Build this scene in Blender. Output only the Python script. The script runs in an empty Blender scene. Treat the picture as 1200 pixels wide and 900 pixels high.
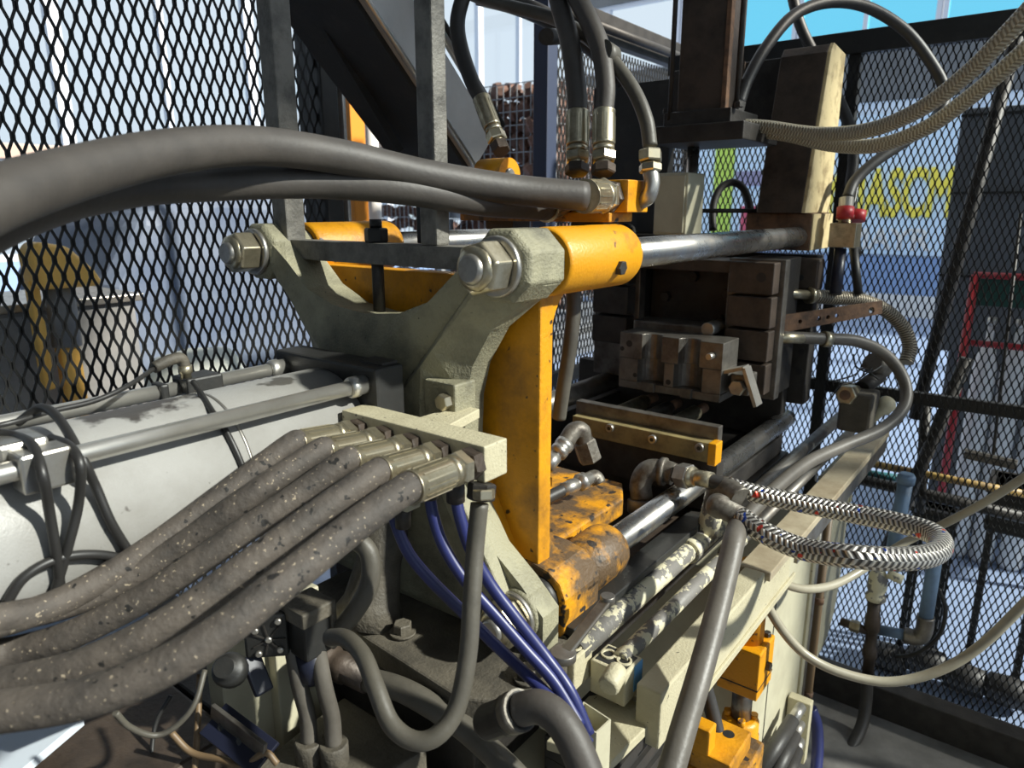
import bpy, bmesh, math, random
from mathutils import Vector, Matrix
random.seed(7)
SC = bpy.context.scene
COL = SC.collection

# ------------------------------------------------------------------ camera
FPX = 830.0
PITCH = math.atan2(205, FPX)
AZ = math.atan2(660, math.hypot(205, FPX))
CAM = Vector((0, 0, 1.55))
FH = Vector((math.cos(AZ), math.sin(AZ), 0))
RT = Vector((math.sin(AZ), -math.cos(AZ), 0))
UPV = Vector((0, 0, 1))
FW = FH * math.cos(PITCH) - UPV * math.sin(PITCH)
UP = FH * math.sin(PITCH) + UPV * math.cos(PITCH)
cam_d = bpy.data.cameras.new('camera')
cam_d.sensor_width = 36.0
cam_d.lens = FPX / 1200.0 * 36.0
cam_d.clip_start = 0.02
cam_d.clip_end = 200
cam_d.dof.use_dof = True
cam_d.dof.focus_distance = 1.15
cam_d.dof.aperture_fstop = 6.5
cam = bpy.data.objects.new('camera', cam_d)
COL.objects.link(cam)
cam.matrix_world = Matrix(((RT.x, UP.x, -FW.x, CAM.x), (RT.y, UP.y, -FW.y, CAM.y), (RT.z, UP.z, -FW.z, CAM.z), (0, 0, 0, 1)))
SC.camera = cam

# ------------------------------------------------------------------ light
world = bpy.data.worlds.new('daylight')
SC.world = world
world.use_nodes = True
bg = world.node_tree.nodes['Background']
bg.inputs['Color'].default_value = (0.87, 0.94, 1.0, 1)
bg.inputs['Strength'].default_value = 0.88
sun_d = bpy.data.lights.new('sun', 'SUN')
sun_d.energy = 8.0
sun_d.angle = math.radians(2.0)
sun_d.color = (1.0, 0.93, 0.80)
sun = bpy.data.objects.new('sun', sun_d)
COL.objects.link(sun)
SUN_FROM = Vector((0.30, -0.84, 0.62)).normalized()
sun.rotation_euler = SUN_FROM.to_track_quat('Z', 'Y').to_euler()
sun.location = (2, -6, 5)
vs = SC.view_settings
vs.view_transform = 'Standard'
vs.look = 'None'
vs.gamma = 1.0
vs.use_curve_mapping = False
vs.exposure = 0.10

# ------------------------------------------------------------------ helpers
def ray(x, y):
    return RT * ((x - 600) / FPX) - UP * ((y - 450) / FPX) + FW

def W(x, y, X=None, Y=None, Z=None, d=None):
    r = ray(x, y)
    if d is not None: t = d
    elif X is not None: t = (X - CAM.x) / r.x
    elif Y is not None: t = (Y - CAM.y) / r.y
    else: t = (Z - CAM.z) / r.z
    return CAM + r * t

def V(*a):
    return Vector(a)

def P(p):
    return p if isinstance(p, Vector) else W(p[0], p[1], d=p[2])

def spline(pts, n=10):
    pts = [P(p) for p in pts]
    if len(pts) < 3:
        return pts
    a = [pts[0] * 2 - pts[1]] + pts + [pts[-1] * 2 - pts[-2]]
    out = []
    for i in range(1, len(a) - 2):
        p0, p1, p2, p3 = a[i - 1], a[i], a[i + 1], a[i + 2]
        for k in range(n):
            t = k / n
            out.append(0.5 * ((2 * p1) + (p2 - p0) * t + (2 * p0 - 5 * p1 + 4 * p2 - p3) * t * t + (3 * p1 - p0 - 3 * p2 + p3) * t ** 3))
    out.append(pts[-1])
    return out

def basis(d):
    d = d.normalized()
    u = d.cross(V(0, 0, 1))
    if u.length < 1e-3: u = d.cross(V(1, 0, 0))
    u.normalize()
    return u, u.cross(d).normalized()

class MB:
    """collects shapes; build() links them as one mesh object"""
    def __init__(s):
        s.v = []; s.f = []; s.uv = []; s.sm = []

    def add(s, vs, fs, smooth=False, uvs=None):
        o = len(s.v)
        s.v += [Vector(p) for p in vs]
        for k, f in enumerate(fs):
            s.f.append([i + o for i in f])
            s.sm.append(smooth if isinstance(smooth, bool) else smooth[k])
            s.uv.append(uvs[k] if uvs else [(0, 0)] * len(f))
        return s

    def box(s, a, b, M=None):
        x0, y0, z0 = min(a[0], b[0]), min(a[1], b[1]), min(a[2], b[2])
        x1, y1, z1 = max(a[0], b[0]), max(a[1], b[1]), max(a[2], b[2])
        vs = [V(x, y, z) for z in (z0, z1) for y in (y0, y1) for x in (x0, x1)]
        if M: vs = [M @ p for p in vs]
        return s.add(vs, [(0, 2, 3, 1), (4, 5, 7, 6), (0, 1, 5, 4), (2, 6, 7, 3), (0, 4, 6, 2), (1, 3, 7, 5)])

    def beam(s, p0, p1, w, h, up=None):
        """rectangular bar from p0 to p1: w across, h along up"""
        p0, p1 = P(p0), P(p1)
        d = (p1 - p0).normalized()
        up = up or V(0, 0, 1)
        u = d.cross(up)
        if u.length < 1e-3: u = d.cross(V(0, 1, 0))
        u.normalize(); n = u.cross(d).normalized()
        vs = []
        for p in (p0, p1):
            for a, b in ((-1, -1), (1, -1), (1, 1), (-1, 1)):
                vs.append(p + u * (a * w / 2) + n * (b * h / 2))
        return s.add(vs, [(0, 1, 2, 3), (7, 6, 5, 4), (0, 4, 5, 1), (1, 5, 6, 2), (2, 6, 7, 3), (3, 7, 4, 0)])

    def rev(s, p0, p1, prof, n=20, rot=0.0, flat=False, caps=True):
        """profile [(t along p0-p1 in metres or fraction, radius)] turned about the axis"""
        p0, p1 = P(p0), P(p1)
        d = (p1 - p0); L = d.length; d.normalize()
        u, w = basis(d)
        vs = []; fs = []; sm = []
        for t, r in prof:
            for k in range(n):
                a = 2 * math.pi * k / n + rot
                vs.append(p0 + d * (t * L) + u * (r * math.cos(a)) + w * (r * math.sin(a)))
        for i in range(len(prof) - 1):
            steep = abs(prof[i + 1][0] - prof[i][0]) * L < 1e-5
            for k in range(n):
                k2 = (k + 1) % n
                fs.append((i * n + k, i * n + k2, (i + 1) * n + k2, (i + 1) * n + k)); sm.append(not flat and not steep)
        if caps:
            fs.append(tuple(range(n))[::-1]); sm.append(False)
            b = (len(prof) - 1) * n
            fs.append(tuple(b + k for k in range(n))); sm.append(False)
        return s.add(vs, fs, sm)

    def cyl(s, p0, p1, r, r2=None, n=20, ch=0.0):
        r2 = r if r2 is None else r2
        L = (P(p1) - P(p0)).length
        if ch:
            c = ch / L
            return s.rev(p0, p1, [(0, r - ch), (c, r), (1 - c, r2), (1, r2 - ch)], n)
        return s.rev(p0, p1, [(0, r), (1, r2)], n)

    def hexn(s, p0, p1, r, rot=0.0):
        L = (P(p1) - P(p0)).length
        c = min(0.2, 0.12 * r / L)
        return s.rev(p0, p1, [(0, r * .9), (c, r), (1 - c, r), (1, r * .9)], 6, rot, flat=True)

    def pipe(s, p0, p1, ro, ri, n=20):
        return s.rev(p0, p1, [(0, ri), (0, ro), (1, ro), (1, ri), (0, ri)], n, caps=False)

    def tube(s, pts, r, n=14, caps=True, rs=None):
        """swept round tube along a polyline, with UVs (around, metres along)"""
        pts = [P(p) for p in pts]
        m = len(pts)
        t = []
        for i in range(m):
            a = pts[max(i - 1, 0)]; b = pts[min(i + 1, m - 1)]
            t.append((b - a).normalized())
        u, w = basis(t[0])
        vs = []; fs = []; uv = []; sm = []; run = 0; runs = []
        for i in range(m):
            if i:
                q = t[i - 1].rotation_difference(t[i])
                u = (q @ u).normalized(); run += (pts[i] - pts[i - 1]).length
            w = t[i].cross(u)
            runs.append(run)
            rr = rs[i] if rs else r
            for k in range(n):
                a = 2 * math.pi * k / n
                vs.append(pts[i] + u * (rr * math.cos(a)) + w * (rr * math.sin(a)))
        for i in range(m - 1):
            for k in range(n):
                k2 = (k + 1) % n
                fs.append((i * n + k, i * n + k2, (i + 1) * n + k2, (i + 1) * n + k)); sm.append(True)
                a0, a1 = k / n, (k + 1) / n
                uv.append([(a0, runs[i]), (a1, runs[i]), (a1, runs[i + 1]), (a0, runs[i + 1])])
        if caps:
            fs.append(tuple(range(n))[::-1]); sm.append(False); uv.append([(0, 0)] * n)
            fs.append(tuple((m - 1) * n + k for k in range(n))); sm.append(False); uv.append([(0, 0)] * n)
        return s.add(vs, fs, sm, uv)

    def prism(s, poly, axis, a, b):
        """polygon in the plane across axis, pushed from a to b. axis 'x': poly=(y,z); 'y': (x,z); 'z': (x,y)"""
        def mk(p, c):
            return {'x': V(c, p[0], p[1]), 'y': V(p[0], c, p[1]), 'z': V(p[0], p[1], c)}[axis]
        n = len(poly)
        vs = [mk(p, a) for p in poly] + [mk(p, b) for p in poly]
        fs = [tuple(range(n)), tuple(range(2 * n - 1, n - 1, -1))]
        for i in range(n):
            j = (i + 1) % n
            fs.append((i, i + n, j + n, j))
        return s.add(vs, fs)

    def build(s, name, mat, parent=None, bevel=0.0, seg=2, sharp=35):
        me = bpy.data.meshes.new(name)
        if parent is not None:
            L = ORG[parent.name]
        else:
            lo = [min(p[i] for p in s.v) for i in range(3)]; hi = [max(p[i] for p in s.v) for i in range(3)]
            L = V((lo[0] + hi[0]) / 2, (lo[1] + hi[1]) / 2, lo[2])
        me.from_pydata([p - L for p in s.v], [], s.f)
        uvl = me.uv_layers.new(name='uv')
        i = 0
        for f in s.uv:
            for c in f:
                uvl.data[i].uv = c; i += 1
        me.polygons.foreach_set('use_smooth', s.sm)
        me.materials.append(mat)
        bm = bmesh.new(); bm.from_mesh(me)
        bmesh.ops.recalc_face_normals(bm, faces=bm.faces)
        bm.to_mesh(me); bm.free()
        me.update()
        o = bpy.data.objects.new(name, me)
        COL.objects.link(o)
        if parent is not None:
            o.parent = parent
        else:
            o.location = L
        ORG[o.name] = L
        if bevel:
            md = o.modifiers.new('bevel', 'BEVEL')
            md.width = bevel; md.segments = seg; md.limit_method = 'ANGLE'; md.angle_limit = math.radians(sharp)
            md.harden_normals = False
        return o
ORG = {}

def tag(o, label, cat, group=None):
    o['label'] = label; o['category'] = cat
    if group: o['group'] = group
    return o

def struct(o):
    o['kind'] = 'structure'
    return o

def thing(name, label, cat, loc, group=None):
    o = bpy.data.objects.new(name, None)
    o.empty_display_size = 0.05
    COL.objects.link(o)
    o.location = loc
    ORG[o.name] = Vector(loc)
    return tag(o, label, cat, group)

# ------------------------------------------------------------------ materials
def mat(name, col, rough=0.5, metal=0.0, col2=None, scale=30, amt=0.5, lo=0.45, hi=0.65, bump=0.0, bscale=120, speck=None, speckscale=260, specklo=0.70, detail=6, rough2=None, metal2=None, coord='Object', pits=None):
    m = bpy.data.materials.new(name); m.use_nodes = True
    nt = m.node_tree; N = nt.nodes; L = nt.links
    b = N['Principled BSDF']
    b.inputs['Roughness'].default_value = rough
    b.inputs['Metallic'].default_value = metal
    b.inputs['Base Color'].default_value = (*col, 1)
    tc = N.new('ShaderNodeTexCoord')
    src = tc.outputs[coord]
    if coord == 'Object':
        # offset by the object's own place, so alike pieces differ
        oi = N.new('ShaderNodeObjectInfo'); va = N.new('ShaderNodeVectorMath'); va.operation = 'ADD'
        L.new(src, va.inputs[0]); L.new(oi.outputs['Location'], va.inputs[1]); src = va.outputs[0]
    out = None
    if col2 is not None:
        n = N.new('ShaderNodeTexNoise'); n.inputs['Scale'].default_value = scale; n.inputs['Detail'].default_value = detail
        n.inputs['Roughness'].default_value = 0.65
        L.new(src, n.inputs['Vector'])
        r = N.new('ShaderNodeMapRange'); r.inputs['From Min'].default_value = lo; r.inputs['From Max'].default_value = hi
        r.inputs['To Max'].default_value = amt
        L.new(n.outputs['Fac'], r.inputs['Value'])
        mx = N.new('ShaderNodeMix'); mx.data_type = 'RGBA'
        mx.inputs['A'].default_value = (*col, 1); mx.inputs['B'].default_value = (*col2, 1)
        L.new(r.outputs['Result'], mx.inputs['Factor'])
        out = mx.outputs['Result']
        if rough2 is not None:
            rr = N.new('ShaderNodeMapRange'); rr.inputs['To Min'].default_value = rough; rr.inputs['To Max'].default_value = rough2
            L.new(r.outputs['Result'], rr.inputs['Value']); L.new(rr.outputs['Result'], b.inputs['Roughness'])
        if metal2 is not None:
            rr = N.new('ShaderNodeMapRange'); rr.inputs['To Min'].default_value = metal; rr.inputs['To Max'].default_value = metal2
            L.new(r.outputs['Result'], rr.inputs['Value']); L.new(rr.outputs['Result'], b.inputs['Metallic'])
    if speck is not None:
        n2 = N.new('ShaderNodeTexNoise'); n2.inputs['Scale'].default_value = speckscale; n2.inputs['Detail'].default_value = 2
        L.new(src, n2.inputs['Vector'])
        r2 = N.new('ShaderNodeMapRange'); r2.inputs['From Min'].default_value = specklo; r2.inputs['From Max'].default_value = specklo + 0.05
        L.new(n2.outputs['Fac'], r2.inputs['Value'])
        mx2 = N.new('ShaderNodeMix'); mx2.data_type = 'RGBA'
        if out: L.new(out, mx2.inputs['A'])
        else: mx2.inputs['A'].default_value = (*col, 1)
        mx2.inputs['B'].default_value = (*speck, 1)
        L.new(r2.outputs['Result'], mx2.inputs['Factor'])
        out = mx2.outputs['Result']
    if pits is not None:
        n4 = N.new('ShaderNodeTexNoise'); n4.inputs['Scale'].default_value = pits[1]; n4.inputs['Detail'].default_value = 3
        L.new(src, n4.inputs['Vector'])
        r4 = N.new('ShaderNodeMapRange'); r4.inputs['From Min'].default_value = pits[2]; r4.inputs['From Max'].default_value = pits[2] + 0.02
        L.new(n4.outputs['Fac'], r4.inputs['Value'])
        mx4 = N.new('ShaderNodeMix'); mx4.data_type = 'RGBA'; mx4.inputs['B'].default_value = (*pits[0], 1)
        L.new(out, mx4.inputs['A']); L.new(r4.outputs['Result'], mx4.inputs['Factor']); out = mx4.outputs['Result']
    if out: L.new(out, b.inputs['Base Color'])
    if bump:
        n3 = N.new('ShaderNodeTexNoise'); n3.inputs['Scale'].default_value = bscale; n3.inputs['Detail'].default_value = 4
        L.new(src, n3.inputs['Vector'])
        bp = N.new('ShaderNodeBump'); bp.inputs['Strength'].default_value = bump; bp.inputs['Distance'].default_value = 0.002
        L.new(n3.outputs['Fac'], bp.inputs['Height']); L.new(bp.outputs['Normal'], b.inputs['Normal'])
    return m

def braid_mat(name, cA, cB, metal, rough, around, along, fleck=None, fine=1.0):
    """woven sleeve: strands slanting left and right in turn round the tube"""
    m = bpy.data.materials.new(name); m.use_nodes = True
    nt = m.node_tree; N = nt.nodes; L = nt.links
    b = N['Principled BSDF']; b.inputs['Metallic'].default_value = metal; b.inputs['Roughness'].default_value = rough
    uv = N.new('ShaderNodeUVMap'); uv.uv_map = 'uv'
    sp = N.new('ShaderNodeSeparateXYZ'); L.new(uv.outputs['UV'], sp.inputs[0])
    def M(op, a, bb):
        n = N.new('ShaderNodeMath'); n.operation = op
        for i, q in enumerate((a, bb)):
            if q is None: continue
            if isinstance(q, (int, float)): n.inputs[i].default_value = q
            else: L.new(q, n.inputs[i])
        return n.outputs[0]
    a = M('MULTIPLY', sp.outputs['X'], around * math.pi * 2)
    c = M('MULTIPLY', sp.outputs['Y'], along * math.pi * 2)
    h1 = M('SINE', M('MULTIPLY', M('ADD', a, c), fine), None); h2 = M('SINE', M('MULTIPLY', M('SUBTRACT', a, c), fine), None)
    sel = M('GREATER_THAN', M('SINE', a, None), 0.0)
    h = M('ADD', M('MULTIPLY', h1, sel), M('MULTIPLY', h2, M('SUBTRACT', 1.0, sel)))
    r = N.new('ShaderNodeMapRange'); r.inputs['From Min'].default_value = -0.45; r.inputs['From Max'].default_value = 0.45
    L.new(h, r.inputs['Value'])
    mx = N.new('ShaderNodeMix'); mx.data_type = 'RGBA'
    mx.inputs['A'].default_value = (*cA, 1); mx.inputs['B'].default_value = (*cB, 1)
    L.new(r.outputs['Result'], mx.inputs['Factor'])
    out = mx.outputs['Result']
    if fleck:
        tc = N.new('ShaderNodeTexCoord')
        for col, sc in fleck:
            n2 = N.new('ShaderNodeTexNoise'); n2.inputs['Scale'].default_value = sc; n2.inputs['Detail'].default_value = 0
            L.new(tc.outputs['Object'], n2.inputs['Vector'])
            r2 = N.new('ShaderNodeMapRange'); r2.inputs['From Min'].default_value = 0.775; r2.inputs['From Max'].default_value = 0.785
            L.new(n2.outputs['Fac'], r2.inputs['Value'])
            m2 = N.new('ShaderNodeMix'); m2.data_type = 'RGBA'; m2.inputs['B'].default_value = (*col, 1)
            L.new(out, m2.inputs['A']); L.new(r2.outputs['Result'], m2.inputs['Factor']); out = m2.outputs['Result']
    L.new(out, b.inputs['Base Color'])
    bp = N.new('ShaderNodeBump'); bp.inputs['Strength'].default_value = 0.6; bp.inputs['Distance'].default_value = 0.002
    L.new(h, bp.inputs['Height']); L.new(bp.outputs['Normal'], b.inputs['Normal'])
    return m

def glass_mat(name, tint, gloss=0.06):
    m = bpy.data.materials.new(name); m.use_nodes = True
    nt = m.node_tree; N = nt.nodes; L = nt.links
    N.remove(N['Principled BSDF'])
    tr = N.new('ShaderNodeBsdfTransparent'); tr.inputs['Color'].default_value = (*tint, 1)
    gl = N.new('ShaderNodeBsdfGlossy'); gl.inputs['Roughness'].default_value = 0.05
    mx = N.new('ShaderNodeMixShader'); mx.inputs[0].default_value = gloss
    L.new(tr.outputs[0], mx.inputs[1]); L.new(gl.outputs[0], mx.inputs[2])
    L.new(mx.outputs[0], N['Material Output'].inputs['Surface'])
    return m

def add_stain(m, centre, size, col):
    """one soaked-in oil stain on a material, placed in the object's own coordinates"""
    nt = m.node_tree; N = nt.nodes; L = nt.links; b = N['Principled BSDF']
    tc = N.new('ShaderNodeTexCoord')
    mp_ = N.new('ShaderNodeMapping'); mp_.vector_type = 'POINT'
    s_ = [1 / q for q in size]
    mp_.inputs['Scale'].default_value = s_; mp_.inputs['Location'].default_value = [-c * q for c, q in zip(centre, s_)]
    L.new(tc.outputs['Object'], mp_.inputs['Vector'])
    ln = N.new('ShaderNodeVectorMath'); ln.operation = 'LENGTH'; L.new(mp_.outputs[0], ln.inputs[0])
    n = N.new('ShaderNodeTexNoise'); n.inputs['Scale'].default_value = 45; n.inputs['Detail'].default_value = 6; L.new(tc.outputs['Object'], n.inputs['Vector'])
    ad = N.new('ShaderNodeMath'); ad.operation = 'MULTIPLY_ADD'; ad.inputs[1].default_value = 2.2; L.new(n.outputs['Fac'], ad.inputs[0]); L.new(ln.outputs['Value'], ad.inputs[2])
    r = N.new('ShaderNodeMapRange'); r.inputs['From Min'].default_value = 2.0; r.inputs['From Max'].default_value = 1.7; L.new(ad.outputs[0], r.inputs['Value'])
    mx = N.new('ShaderNodeMix'); mx.data_type = 'RGBA'; mx.inputs['B'].default_value = (*col, 1)
    src = b.inputs['Base Color'].links[0].from_socket
    L.new(src, mx.inputs['A']); L.new(r.outputs['Result'], mx.inputs['Factor']); L.new(mx.outputs['Result'], b.inputs['Base Color'])

YEL = (0.66, 0.285, 0.004)
CRM = (0.50, 0.455, 0.31)
M = {}
M['yellow'] = mat('yellow paint worn', YEL, .48, 0, (0.16, 0.07, 0.012), 9, .85, .46, .72, bump=.5, bscale=170, speck=(.05, .03, .015), speckscale=55, specklo=.68)
M['yellow_dirty'] = mat('yellow paint under grime', YEL, .55, 0, (0.085, 0.055, 0.03), 12, .97, .38, .56, bump=.7, bscale=150, speck=(.03, .022, .016), speckscale=45, specklo=.62)
M['yellow_clean'] = mat('yellow paint clean', YEL, .42, 0, (0.30, 0.11, 0.012), 16, .9, .55, .70, bump=.35, bscale=200, speck=(.14, .07, .03), speckscale=42, specklo=.67)
M['cream'] = mat('cream paint', CRM, .55, 0, (0.36, 0.32, 0.21), 16, .7, .45, .75, bump=.55, bscale=240, speck=(.09, .08, .06), speckscale=120, specklo=.70)
M['cream_flat'] = mat('cream machine panel', (0.50, 0.47, 0.34), .5, 0, (0.30, 0.27, 0.19), 7, .7, .45, .8, bump=.15, bscale=200)
M['cream_worn'] = mat('cream paint flaked off steel', (0.66, 0.61, 0.43), .5, 0, (0.19, 0.18, 0.165), 26, 1.0, .49, .52, bump=.4, bscale=120, detail=4)
M['olive'] = mat('dull greenish casting paint', (0.25, 0.245, 0.175), .6, 0, (0.085, 0.08, 0.06), 9, .8, .42, .72, bump=.9, bscale=230)
M['olive_dk'] = mat('grimy casting paint', (0.115, 0.10, 0.075), .65, 0, (0.035, 0.031, 0.025), 12, .9, .38, .66, bump=.7, bscale=200)
M['white_cyl'] = mat('white cylinder paint', (0.315, 0.31, 0.295), .42, 0, (0.20, 0.19, 0.17), 7, .8, .40, .75, bump=.18, bscale=420, speck=(.12, .11, .10), speckscale=70, specklo=.73)
M['black'] = mat('black painted steel', (0.018, 0.018, 0.017), .5, 0, (0.05, 0.045, 0.04), 18, .6, .5, .8, bump=.2)
M['dark'] = mat('dark oily steel', (0.05, 0.045, 0.04), .5, .3, (0.015, 0.013, 0.012), 16, .8, .4, .7, bump=.4, bscale=140)
M['brown'] = mat('brown oily steel', (0.085, 0.062, 0.046), .5, .3, (0.028, 0.022, 0.018), 16, .9, .38, .7, bump=.4, bscale=140)
M['rust'] = mat('rusty steel', (0.22, 0.12, 0.065), .7, .2, (0.06, 0.04, 0.03), 25, .9, .4, .65, bump=.5, bscale=160)
M['die'] = mat('tool steel block', (0.22, 0.205, 0.18), .40, .7, (0.07, 0.06, 0.052), 14, .9, .4, .68, bump=.3, bscale=90)
M['framebar'] = mat('grey frame steel', (0.20, 0.19, 0.165), .6, .1, (0.05, 0.047, 0.042), 22, .8, .42, .68, bump=.8, bscale=200)
M['chrome'] = mat('ground steel bar', (0.42, 0.41, 0.39), .27, .95, (0.22, 0.18, 0.14), 18, .7, .48, .72, rough2=.5)
M['bar_grey'] = mat('grey steel tube', (0.26, 0.245, 0.22), .36, .8, (0.10, 0.08, 0.065), 14, .8, .45, .7, rough2=.55)
M['zinc'] = mat('yellowed zinc fitting', (0.55, 0.49, 0.35), .30, .9, (0.19, 0.155, 0.10), 30, .8, .45, .7, rough2=.5)
M['steel'] = mat('plain steel', (0.48, 0.46, 0.42), .32, .85, (0.2, 0.175, 0.14), 24, .8, .45, .75, rough2=.55)
M['rod'] = mat('satin tie rod', (0.62, 0.60, 0.55), .33, .85, (0.40, 0.37, 0.32), 18, .6, .45, .8)
M['rubber'] = mat('dusty hose rubber', (0.088, 0.073, 0.060), .72, 0, (0.042, 0.036, 0.031), 22, .9, .42, .66, bump=.8, bscale=130, speck=(.34, .28, .20), speckscale=240, specklo=.665, pits=((.010, .009, .008), 85, .655))
M['rubber_smooth'] = mat('hose rubber', (0.070, 0.061, 0.053), .55, 0, (0.036, 0.032, 0.029), 10, .8, .4, .7, bump=.2, bscale=150)
M['rubber_tan'] = mat('brown grey hose', (0.125, 0.112, 0.094), .45, 0, (0.06, 0.053, 0.044), 9, .8, .4, .7, bump=.2, bscale=160)
M['rubber_grey'] = mat('olive grey hose', (0.095, 0.086, 0.068), .5, 0, (0.045, 0.040, 0.032), 9, .8, .4, .7, bump=.2, bscale=160)
M['rubber_black'] = mat('black hose', (0.030, 0.028, 0.026), .5, 0, (0.06, 0.05, 0.042), 12, .6, .5, .8, bump=.2)
M['cable'] = mat('black cable', (0.022, 0.021, 0.020), .42)
M['blue_hose'] = mat('blue hose', (0.022, 0.028, 0.125), .38, 0, (0.014, 0.016, 0.06), 12, .7, .45, .75)
M['blue_pipe'] = mat('blue grey pipe', (0.16, 0.25, 0.38), .5, 0, (0.10, 0.12, 0.15), 16, .7, .45, .75)
M['clear_hose'] = mat('aged clear hose', (0.36, 0.33, 0.25), .35, 0, (0.22, 0.19, 0.13), 9, .7, .4, .7)
M['clear_braid'] = braid_mat('aged reinforced hose', (0.25, 0.21, 0.14), (0.52, 0.47, 0.35), 0, .33, 4, 125)
M['steel_braid'] = braid_mat('woven steel sleeve', (0.12, 0.11, 0.10), (0.66, 0.63, 0.57), .7, .36, 5, 105, fleck=[((.55, .06, .04), 60), ((.03, .08, .40), 75)])
M['spring'] = braid_mat('ribbed metal hose', (0.12, 0.10, 0.075), (0.42, 0.37, 0.28), .6, .4, 1, 130)
M['mesh'] = mat('black expanded metal', (0.012, 0.012, 0.012), .55)
M['label_blue'] = mat('pale blue board', (0.22, 0.31, 0.46), .5)
M['blue_tape'] = mat('blue sticker', (0.10, 0.30, 0.55), .5)
M['wire'] = mat('brown wire', (0.16, 0.105, 0.055), .5)
M['red'] = mat('red plastic', (0.40, 0.02, 0.025), .45)
M['navy'] = mat('navy plastic', (0.010, 0.012, 0.026), .4)
# ================================================================== the hall
FZ = -0.15
M['floor'] = mat('blue grey coated floor', (0.31, 0.39, 0.56), .45, 0, (0.26, 0.33, 0.48), 1.2, .6, .4, .7)
M['pit'] = mat('stained concrete', (0.22, 0.21, 0.195), .7, 0, (0.10, 0.095, 0.088), 6, .8, .4, .7, bump=.4, bscale=60)
M['wall_pale'] = mat('pale blue wall', (0.72, 0.82, 0.93), .7, 0, (0.52, 0.64, 0.80), .8, .5)
M['wall_grey'] = mat('dark grey cladding', (0.15, 0.16, 0.17), .7, 0, (0.10, 0.105, 0.11), 1.5, .6)
M['wall_blue'] = mat('blue wall band', (0.26, 0.38, 0.62), .7)
M['white'] = mat('white paint', (0.80, 0.80, 0.78), .6)
M['ceil'] = mat('grey shading deck', (0.28, 0.28, 0.28), .8)
M['frame_w'] = mat('white window frame', (0.62, 0.66, 0.74), .5)
M['glass_c'] = glass_mat('cyan tinted glass', (0.42, 0.86, 1.0))
M['glass'] = glass_mat('clear glass', (0.93, 0.97, 1.0))

struct(MB().box((-6, -4.3, FZ - .1), (13.2, 9.2, FZ)).build('floor', M['floor']))
o = struct(MB().box((-6, -4.3, 5.6), (3.4, 9.2, 5.7)).build('shade_ceiling', M['ceil']))  # unseen, added to shade the machine; stops short so daylight reaches the far hall
struct(MB().box((-6.2, -4.3, FZ), (-6, 9.2, 5.6)).build('shade_wall_back', M['wall_grey']))  # unseen wall added behind the camera to darken the faces turned to it
wf = MB().box((13, -4.2, .80), (13.2, 9.2, 3.2)).build('wall_front', M['wall_pale'], None); struct(wf)
MB().box((12.98, -4.2, 3.2), (13.2, 9.2, 4.12)).build('cladding_band', M['wall_grey'], wf)
MB().box((12.97, -4.2, .20), (13.2, 9.2, .80)).build('blue_band', M['wall_blue'], wf)
MB().box((12.94, -4.2, FZ), (13.2, 9.2, .20)).build('white_kerb', M['white'], wf)
MB().box((12.98, -4.2, 5.35), (13.2, 9.2, 5.6)).build('lintel', M['wall_grey'], wf)
wn = 1
def window(axis, pos, u0, u1, z0, z1, gmat, bars=1, trans=True):
    """a framed window with its panes, in the plane axis = pos"""
    global wn
    def bx(b, ua, ub, za, zb, t):
        if axis == 'x': b.box((pos - t, ua, za), (pos + t, ub, zb))
        else: b.box((ua, pos - t, za), (ub, pos + t, zb))
    b = MB(); fw = .07
    bx(b, u0, u1, z0, z0 + fw, .05); bx(b, u0, u1, z1 - fw, z1, .05)
    bx(b, u0, u0 + fw, z0 + fw, z1 - fw, .05); bx(b, u1 - fw, u1, z0 + fw, z1 - fw, .05)
    w = struct(b.build('window_%d' % wn, M['frame_w'])); wn += 1
    st = (u1 - u0 - fw) / bars
    for k in range(bars):
        if k:
            m_ = MB(); bx(m_, u0 + st * k, u0 + st * k + fw, z0 + fw, z1 - fw, .05); m_.build('mullion', M['frame_w'], w)
        g = MB(); bx(g, u0 + st * k + fw, u0 + st * (k + 1), z0 + fw, z1 - fw, .006); g.build('pane', gmat, w)
for k in range(4):
    window('x', 13.08, -2.2 + 2.1 * k, -.12 + 2.1 * k, 4.12, 5.35, M['glass_c'], 2)
window('x', 13.08, 6.2, 9.2, 4.12, 5.35, M['glass'], 2)
window('x', 13.08, -4.2, -2.2, 4.12, 5.35, M['glass'], 2)
wl = struct(MB().box((-6, 9.0, FZ), (13.2, 9.2, 1.0)).build('wall_left', M['wall_blue']))
for k in range(8):
    window('y', 9.1, -6 + 2.4 * k, -3.6 + 2.4 * k, 1.0, 5.6, M['glass'], 2)
struct(MB().box((-6, -4.3, FZ), (13.2, -4.2, 1.7)).build('wall_right', M['wall_pale']))  # unseen window wall, sill set high so undersides get less daylight
for k in range(8):
    window('y', -4.25, -6 + 2.4 * k, -3.6 + 2.4 * k, 1.7, 5.6, M['glass'], 1)
struct(MB().box((-4, -2.6, FZ), (2.46, 2.3, FZ + .02)).build('floor_pit', M['pit']))  # concrete spread wide around the machine to cut light bounced off the floor

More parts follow.
